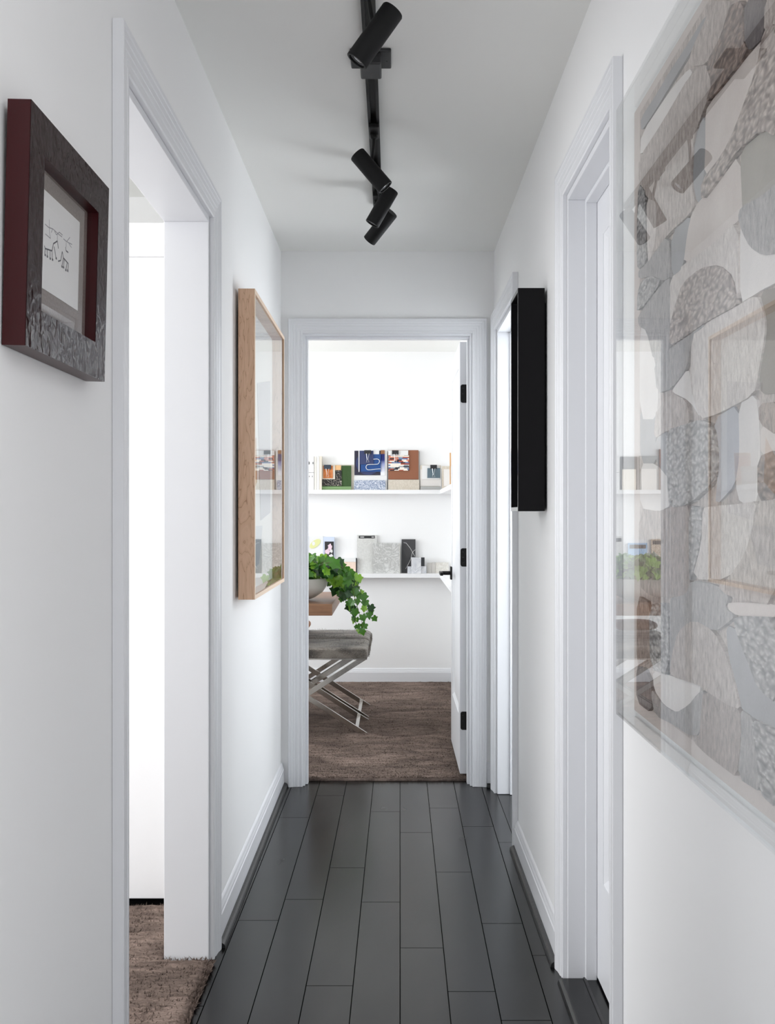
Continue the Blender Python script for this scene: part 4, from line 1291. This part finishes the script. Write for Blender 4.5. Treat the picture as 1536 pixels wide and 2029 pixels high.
M_ = {
    'white': plain('white_board', (230, 230, 229), .6), 'cream': plain('cream_board', (220, 212, 198), .7), 'pale': plain('pale_spine', (222, 219, 212), .6),
    'green': plain('green_velvet', (58, 84, 46), .9, bump=(30, .3, .01)), 'greenl': plain('light_green_velvet', (126, 156, 108), .9),
    'blackp': pat('black_patterned_cloth', lambda t: t.col(t.ramp(t.noise(t.coords(), 26, 2, .5, 1.5), [(.47, S(50, 50, 48)), (.495, S(214, 204, 190)), (.515, S(50, 50, 48))]))),
    'orange': pat('orange_leather', lambda t: t.col(t.ramp(t.noise(t.coords(), 40, 4), [(.3, S(186, 104, 56)), (.7, S(216, 140, 84))]))),
    'tan': plain('light_tan_swatch', (228, 184, 134), .7), 'navy': plain('navy_felt', (58, 66, 104), .85), 'blue': plain('royal_blue_leather', (24, 72, 136), .5),
    'dots': pat('navy_dotted_cloth', b_dots), 'knit': pat('blue_white_knit', b_knit), 'linen': pat('cream_linen', b_linen), 'ombre': pat('ombre_cloth', b_ombre),
    'brown': plain('brown_leather', (140, 88, 62), .6), 'stripes': pat('woven_stripe_cloth', b_stripes), 'slate': plain('slate_blue_cloth', (98, 116, 126), .85),
    'paleg': plain('pale_grey_cloth', (222, 218, 214), .85), 'grey': plain('grey_card', (176, 176, 174), .8),
    'wood': pat('pale_wood_veneer', b_woodv), 'stone': pat('pale_stone', b_marble(S(200, 200, 197), S(216, 216, 213), 22, .1)),
    'gmarble': pat('swirled_grey_marble', b_marble(S(210, 210, 208), S(172, 172, 170), 9, .06)), 'wmarble': pat('white_marble', b_marble(S(228, 228, 229), S(190, 192, 198), 6, .025), .3),
    'bmarble': pat('beige_marble', b_marble(S(228, 226, 220), S(206, 202, 194), 18, .05), .4), 'char': plain('charcoal_slab', (62, 62, 64), .55), 'chard': plain('dark_slab', (54, 55, 58), .6),
    'sgrey': pat('grey_striped_veneer', lambda t: t.col(t.ramp(t.noise(t.coords((30, 1, 1)), 9, 2), [(.3, S(178, 174, 170)), (.7, S(220, 217, 212))]))),
    'ink': plain('black_label', (40, 40, 42), .5), 'wire': plain('silver_wire', (226, 226, 226), .25, .6), 'clip': plain('black_binder_clip', (34, 34, 38), .4),
    'clipb': plain('blue_black_binder_clip', (44, 56, 70), .4), 'weave': pat('tan_basket_weave', lambda t: t.col(t.ramp(t.noise(t.coords((1, 1, 3)), 60, 3), [(.35, S(150, 120, 90)), (.6, S(226, 214, 198))]))),
    'paleblue': plain('pale_blue_paper', (206, 216, 236), .7), 'avoc': plain('pale_yellow_green', (222, 224, 160), .7), 'pink': plain('pale_pink_print', (232, 206, 220), .7),
    'bluep': plain('sky_blue_print', (150, 190, 226), .7),
}
WF = YB - .0012


def slab(parent, name, x0, x1, yt, yb, depth, th, mat, zbase=None, lean=0.0, label=None):
    """flat sample: pixel box seen at the depth of its face; depth counts forward from the wall"""
    Yf = WF - depth
    xa_, xb_ = PX(x0, Yf), PX(x1, Yf)
    za = PZ(yb, Yf) if zbase is None else zbase
    zb_ = PZ(yt, Yf)
    k = lean * (zb_ - za)
    o = MB().quadbox([(xa_, Yf - k, za), (xb_, Yf - k, za), (xb_, Yf + th - k, za), (xa_, Yf + th - k, za), (xa_, Yf, zb_), (xb_, Yf, zb_), (xb_, Yf + th, zb_), (xa_, Yf + th, zb_)]).obj(name, M_[mat], parent)
    if label: o['label'] = label
    return o


def clip(parent, x0, x1, y0, y1, wy, depth, mat='clip'):
    c = slab(parent, 'binder_clip', x0, x1, y0, y1, depth, .007, mat)
    Yf = WF - depth - .0012
    cx_ = (x0 + x1) / 2
    w = (x1 - x0)
    pts = [(cx_ - w * .20, y1 - 1), (cx_ - w * .08, wy - 5), (cx_ - w * .20, wy), (cx_ + w * .20, wy), (cx_ + w * .08, wy - 5), (cx_ + w * .20, y1 - 1)]
    MB().tube([(PX(a, Yf), Yf, PZ(b, Yf)) for a, b in pts], .0013, 6).obj('clip_wire', M_['wire'], c, True)


def item(name, label, cat, xc, z, group=None): return thing(name, label, cat, (PX(xc, WF - .03), WF - .03, z), group)


GU, GL = 'samples on the upper shelf', 'samples on the lower shelf'
zu, zl = Z1 + .0006, Z2 + .0006
r = item('file_box', 'white file box with dark finger holes at the left of the upper shelf', 'box', 600, zu, GU)
slab(r, 'lid', 560, 622, 904, 936, .070, .069, 'white')
slab(r, 'body', 560, 622, 936.6, 970, .070, .069, 'white', zu)
HOLE = plain('hole_grey', (96, 96, 96), .9)
for hx, hy, hw, hh in ((612, 917.5, 3.6, 6.5), (620.3, 917.5, 1.8, 5.5), (590, 917.5, 3.6, 6.5), (608.3, 944, 1.2, 3.6), (613, 944, 1.2, 3.6), (619, 944, 1.2, 3.6)):
    Yf = WF - .0703
    MB().prism([(PX(hx + hw / 2 * math.cos(q * math.pi / 6), Yf), PZ(hy + hh / 2 * math.sin(q * math.pi / 6), Yf)) for q in range(12)], Yf - .0006, Yf + .0002,
               lambda u, v_, w: (u, w, v_)).obj('hole', HOLE, r)
for i, (a, b, yt, mt, lb) in enumerate(((622.6, 627.6, 905, 'pale', 'pale cream spine next to the white file box'), (628.0, 632.6, 905, 'white', 'white middle spine right of the white file box'), (633.0, 637.6, 904, 'cream', 'cream book spine beside the green fabric bundle'))):
    r = item('sample_book', 'thin sample book, ' + lb, 'book', (a + b) / 2, zu, GU)
    slab(r, 'cover', a, b, yt, 970, .068, .066, mt, zu)
    slab(r, 'pages', a + 1.0, b - 1.0, yt - .8, yt + .2, .066, .062, 'white')

r = item('fabric_bundle', 'green velvet fabric bundle with an orange leather swatch clipped on', 'fabric sample', 667, zu, GU)
slab(r, 'backing_board', 640, 702, 921, 969, .022, .018, 'cream', zu)
slab(r, 'swatch', 677, 696, 922.5, 966, .036, .013, 'green', zu + .012)
slab(r, 'swatch', 637.5, 676.9, 930, 966, .036, .013, 'green', zu + .012)
slab(r, 'swatch_fold', 636.5, 696, 964, 970, .045, .009, 'greenl', zu)
slab(r, 'swatch', 638, 677, 931.5, 962.5, .041, .0045, 'blackp')
slab(r, 'swatch', 664, 675.5, 922, 931.5, .041, .0045, 'tan')
slab(r, 'swatch_border', 638, 664, 922, 949.5, .046, .0045, 'cream')
slab(r, 'swatch', 640.5, 659.5, 923, 947.5, .050, .0035, 'orange')
clip(r, 642, 656, 921, 929.5, 944.5, .058, 'clipb')

r = item('fabric_bundle', 'tall blue fabric bundle with dotted cloth and white cord', 'fabric sample', 733, zu, GU)
slab(r, 'backing_board', 702, 767, 893, 970, .024, .020, 'white', zu)
slab(r, 'swatch', 701.5, 764, 951.5, 970, .040, .015, 'knit', zu)
slab(r, 'swatch', 702.5, 754, 893, 941.5, .030, .005, 'dots')
slab(r, 'swatch', 754.3, 762.5, 892, 942, .030, .005, 'ombre')
Yf = WF - .034
MB().prism([(PX(730 + 25 * math.cos(q * math.pi / 12), Yf), PZ(918 + 23 * math.sin(q * math.pi / 12), Yf)) for q in range(24)], Yf, Yf + .003, lambda u, v_, w: (u, w, v_)).obj('round_swatch', M_['navy'], r)
slab(r, 'swatch', 715, 754.5, 900, 934.5, .038, .0035, 'blue')
slab(r, 'swatch_label', 740, 751.5, 891, 900, .037, .0025, 'white')
slab(r, 'swatch', 712.5, 740, 893, 920, .043, .0045, 'navy')
slab(r, 'swatch_edge', 710.6, 712.3, 893, 935, .0425, .004, 'white')
Yf = WF - .044
cord = [(740, 910), (748, 909.5), (751.5, 912), (752, 915), (749.5, 919), (745, 920), (730, 920.5), (726.5, 922.5), (725.5, 926), (727.5, 930), (733, 931), (745, 929.5), (754, 929)]
MB().tube(catmull([Vector((PX(a, Yf), Yf, PZ(b, Yf))) for a, b in cord], 4), .0022, 8).obj('cord', M_['white'], r, True)
clip(r, 722, 735.5, 892, 899.5, 915.5, .052)

r = item('fabric_bundle', 'brown leather bundle with a multicoloured woven stripe swatch', 'fabric sample', 800, zu, GU)
slab(r, 'backing_board', 769, 832, 894, 970, .022, .018, 'grey', zu)
slab(r, 'swatch', 769.5, 831, 950.5, 970, .037, .014, 'linen', zu)
slab(r, 'swatch', 769.5, 829.5, 892, 950, .028, .0055, 'brown')
slab(r, 'swatch_header', 769.5, 809, 892.5, 902, .034, .0045, 'white')
slab(r, 'swatch', 769.8, 810.5, 902.2, 932.5, .034, .0045, 'stripes')
clip(r, 777, 790, 892.5, 900.5, 917, .043)

r = item('fabric_bundle', 'low pale fabric bundle with a slate blue swatch clipped on', 'fabric sample', 853, zu, GU)
slab(r, 'backing_board', 832.5, 874, 922, 970, .020, .016, 'cream', zu)
slab(r, 'card_edge', 833.5, 874, 964, 970, .040, .019, 'grey', zu)
slab(r, 'swatch', 833, 874, 930, 963.5, .028, .006, 'paleg')
slab(r, 'swatch_header', 836.5, 871, 922.5, 949.5, .033, .004, 'white')
slab(r, 'swatch', 847, 872.5, 927.5, 947, .037, .0035, 'slate')
clip(r, 853, 866, 921, 929, 945, .045)

# on the shelf along the right wall: leaning frames of samples, and pieces seen through the hinge gap
for i, (yy, hh, mt, lb) in enumerate(((7.40, .150, 'grey', 'grey card standing in the corner of the upper shelves'), (7.34, .165, 'cream', 'cream open wooden swatch frame in the shelf corner'),
                                      (7.28, .160, 'linen', 'linen covered card leaning in the shelf corner'), (6.34, .20, 'tan', 'orange tan swatch on the shelf behind the open door'), (6.22, .11, 'linen', 'small beige sample seen through the door gap'))):
    r = thing('sample_card', lb, 'sample card', (.41, yy, zu), 'cards on the shelf behind the door')
    MB().quadbox([(.352, yy - .012, zu), (.452, yy - .012, zu), (.452, yy - .006, zu), (.352, yy - .006, zu), (.352, yy + .012, zu + hh), (.452, yy + .012, zu + hh), (.452, yy + .018, zu + hh), (.352, yy + .018, zu + hh)]).obj('card', M_[mt], r)
    MB().quadbox([(.362, yy - .0135, zu + .02), (.442, yy - .0135, zu + .02), (.442, yy - .0122, zu + .02), (.362, yy - .0122, zu + .02),
                  (.362, yy + .0115 - .024 * .04 / hh, zu + hh - .02), (.442, yy + .0115 - .024 * .04 / hh, zu + hh - .02), (.442, yy + .0128 - .024 * .04 / hh, zu + hh - .02), (.362, yy + .0128 - .024 * .04 / hh, zu + hh - .02)]).obj('swatch', M_['brown' if i == 1 else 'paleg' if i != 3 else 'orange'], r)

# left part of the upper shelf (seen in the reflections)
for i, (xa_, w, hh, m1, m2, lb) in enumerate(((-1.27, .16, .30, 'brown', 'weave', 'tall brown board with a basket weave swatch'), (-1.095, .13, .25, 'grey', 'paleg', 'grey board with a pale cloth swatch'),
                                             (-.945, .12, .245, 'chard', 'cream', 'dark grey board with a cream swatch'), (-1.48, .18, .22, 'cream', 'slate', 'cream board with a slate swatch'))):
    r = thing('sample_board', lb + ' left of the white file box', 'sample board', (xa_ + w / 2, WF - .03, zu), 'boards at the left of the upper shelf')
    MB().box(xa_, xa_ + w, WF - .022, WF, zu, zu + hh).obj('board', M_[m1], r)
    MB().box(xa_ + .012, xa_ + w - .008, WF - .034, WF - .0225, zu, zu + hh * .62).obj('swatch', M_[m2], r)

# lower shelf
r = item('picture_card', 'pale card with a yellow green oval leaf print behind the ivy', 'card', 622, zl, GL)
slab(r, 'card', 600, 640.5, 1062, 1137, .012, .008, 'white', zl)
slab(r, 'blue_edge', 600, 612, 1062.5, 1137, .013, .0008, 'paleblue', zl + .01)
Yf = WF - .0132
MB().prism([(PX(624.5 + 10.5 * math.cos(q * math.pi / 10) + 3 * math.sin(q * math.pi / 10) * -1, Yf), PZ(1077.5 + 9.0 * math.sin(q * math.pi / 10) - 3 * math.cos(q * math.pi / 10), Yf)) for q in range(20)], Yf - .001, Yf, lambda u, v_, w: (u, w, v_)).obj('oval_print', M_['avoc'], r)
MB().prism([(PX(621.5 + 3 * math.cos(q * math.pi / 6), Yf), PZ(1077 + 4 * math.sin(q * math.pi / 6), Yf)) for q in range(12)], Yf - .0016, Yf - .0011, lambda u, v_, w: (u, w, v_)).obj('oval_centre', M_['white'], r)
r = item('magazine', 'magazine with a pale flower on a black cover behind the ivy', 'magazine', 652, zl, GL)
slab(r, 'pages', 641, 662.5, 1064, 1137, .030, .026, 'paleblue', zl)
slab(r, 'cover', 643.5, 661.5, 1073, 1116, .031, .0008, 'ink')
Yf = WF - .0318
for k, (a, b, w, h, mt) in enumerate(((654, 1084, 4.0, 6.5, 'pink'), (649, 1093, 5.0, 5.0, 'pink'), (656, 1104, 5.0, 6.0, 'white'), (651, 1109, 5.5, 5.0, 'bluep'), (657, 1092, 2.6, 3.4, 'white'))):
    MB().prism([(PX(a + w * (1 + .25 * math.sin(3 * q + k)) * math.cos(q * math.pi / 8), Yf), PZ(b + h * (1 + .2 * math.cos(2 * q)) * math.sin(q * math.pi / 8), Yf)) for q in range(16)], Yf - .0004 * (k + 1), Yf, lambda u, v_, w_: (u, w_, v_)).obj('flower_print', M_[mt], r)
r = item('wood_sample', 'pale pink wood veneer sample box behind the ivy', 'sample', 686, zl, GL)
slab(r, 'veneer', 664, 705.2, 1113.5, 1137, .045, .042, 'wood', zl)
slab(r, 'white_band', 664, 705.2, 1106, 1113.3, .045, .042, 'white')
slab(r, 'dark_edge', 705.4, 707.0, 1106, 1137, .044, .040, 'ink', zl)
r = item('stone_sample', 'tall pale stone sample with a black label strip at the top', 'stone sample', 728, zl, GL)
slab(r, 'slab', 707.8, 747, 1060, 1137, .014, .012, 'stone', zl, .05)
lb_ = slab(r, 'label_strip', 711, 743, 1061.5, 1066.8, .0155, .0012, 'ink')
slab(lb_, 'lettering', 714, 721.5, 1063.5, 1064.9, .0159, .0003, 'white')
slab(lb_, 'lettering', 736.5, 741.5, 1063.5, 1064.9, .0159, .0003, 'white')
r = item('stone_sample', 'square swirled grey marble sample between the pale stone and the charcoal slab', 'stone sample', 766, zl, GL)
slab(r, 'slab', 740, 792, 1076, 1137, .046, .011, 'gmarble', zl, .05)
slab(r, 'slab_edge', 792.1, 793.2, 1076.5, 1137, .045, .010, 'bmarble', zl, .05)
r = item('stone_sample', 'tall charcoal slab with a thin white branching vein', 'stone sample', 809, zl, GL)
slab(r, 'slab', 796, 823.5, 1068.5, 1137, .022, .012, 'char', zl, .0)
Yf = WF - .0224
mb = MB()
for ln in ([(800, 1075), (805, 1076), (813, 1086), (817.5, 1094), (822.5, 1103)], [(817.5, 1094), (823, 1089)], [(817.5, 1094), (814, 1108), (808, 1120), (804, 1127)]):
    stroke(mb, [(PX(a, Yf), PZ(b, Yf)) for a, b in ln], .0022, lambda a, b: (a, Yf, b))
mb.obj('vein', M_['white'], r)
r = item('stone_sample', 'small white marble tile propped in front of the charcoal slab', 'stone sample', 825, zl, GL)
slab(r, 'slab', 815, 834.5, 1104.5, 1137, .070, .010, 'wmarble', zl, .04)
r = item('stone_sample', 'dark grey tile half hidden behind the small white marble tile', 'stone sample', 838, zl, GL)
slab(r, 'slab', 826, 841.5, 1104.5, 1137, .050, .008, 'chard', zl, .02)
r = item('stone_sample', 'lowest white marble tile left of the propped white tile', 'stone sample', 810, zl, GL)
slab(r, 'slab', 807.5, 826, 1122.5, 1137, .056, .005, 'wmarble', zl)
r = item('stone_sample', 'lowest white marble tile right of the propped white tile', 'stone sample', 840, zl, GL)
slab(r, 'slab', 831, 845, 1122, 1137, .060, .006, 'wmarble', zl)
r = item('veneer_sample', 'short grey striped veneer sample right of the white tiles', 'sample', 855, zl, GL)
slab(r, 'slab', 846.5, 856, 1115, 1137, .030, .010, 'sgrey', zl)
slab(r, 'slab', 856.2, 863, 1114.5, 1137, .032, .010, 'sgrey', zl)
r = item('stone_sample', 'beige marble sample in the corner beside the door handle', 'stone sample', 876, zl, GL)
slab(r, 'slab', 863.6, 889, 1114.5, 1137, .036, .012, 'bmarble', zl)
for i, (xa_, w, hh, m1, lb) in enumerate(((-.84, .15, .27, 'stone', 'pale stone sample standing left of the leaf print card'), (-1.02, .14, .22, 'bluep', 'sky blue sample behind the ivy bowl'), (-1.20, .15, .25, 'weave', 'woven tan sample at the left of the lower shelf'))):
    r = thing('sample_board', lb, 'sample board', (xa_ + w / 2, WF - .02, zl), 'boards at the left of the lower shelf')
    MB().box(xa_, xa_ + w, WF - .016, WF - .004, zl, zl + hh).obj('board', M_[m1], r)
    MB().box(xa_ + .01, xa_ + w - .01, WF - .0175, WF - .0162, zl + hh - .04, zl + hh - .012).obj('label_strip', M_['ink'], r)
print('leaves', count)
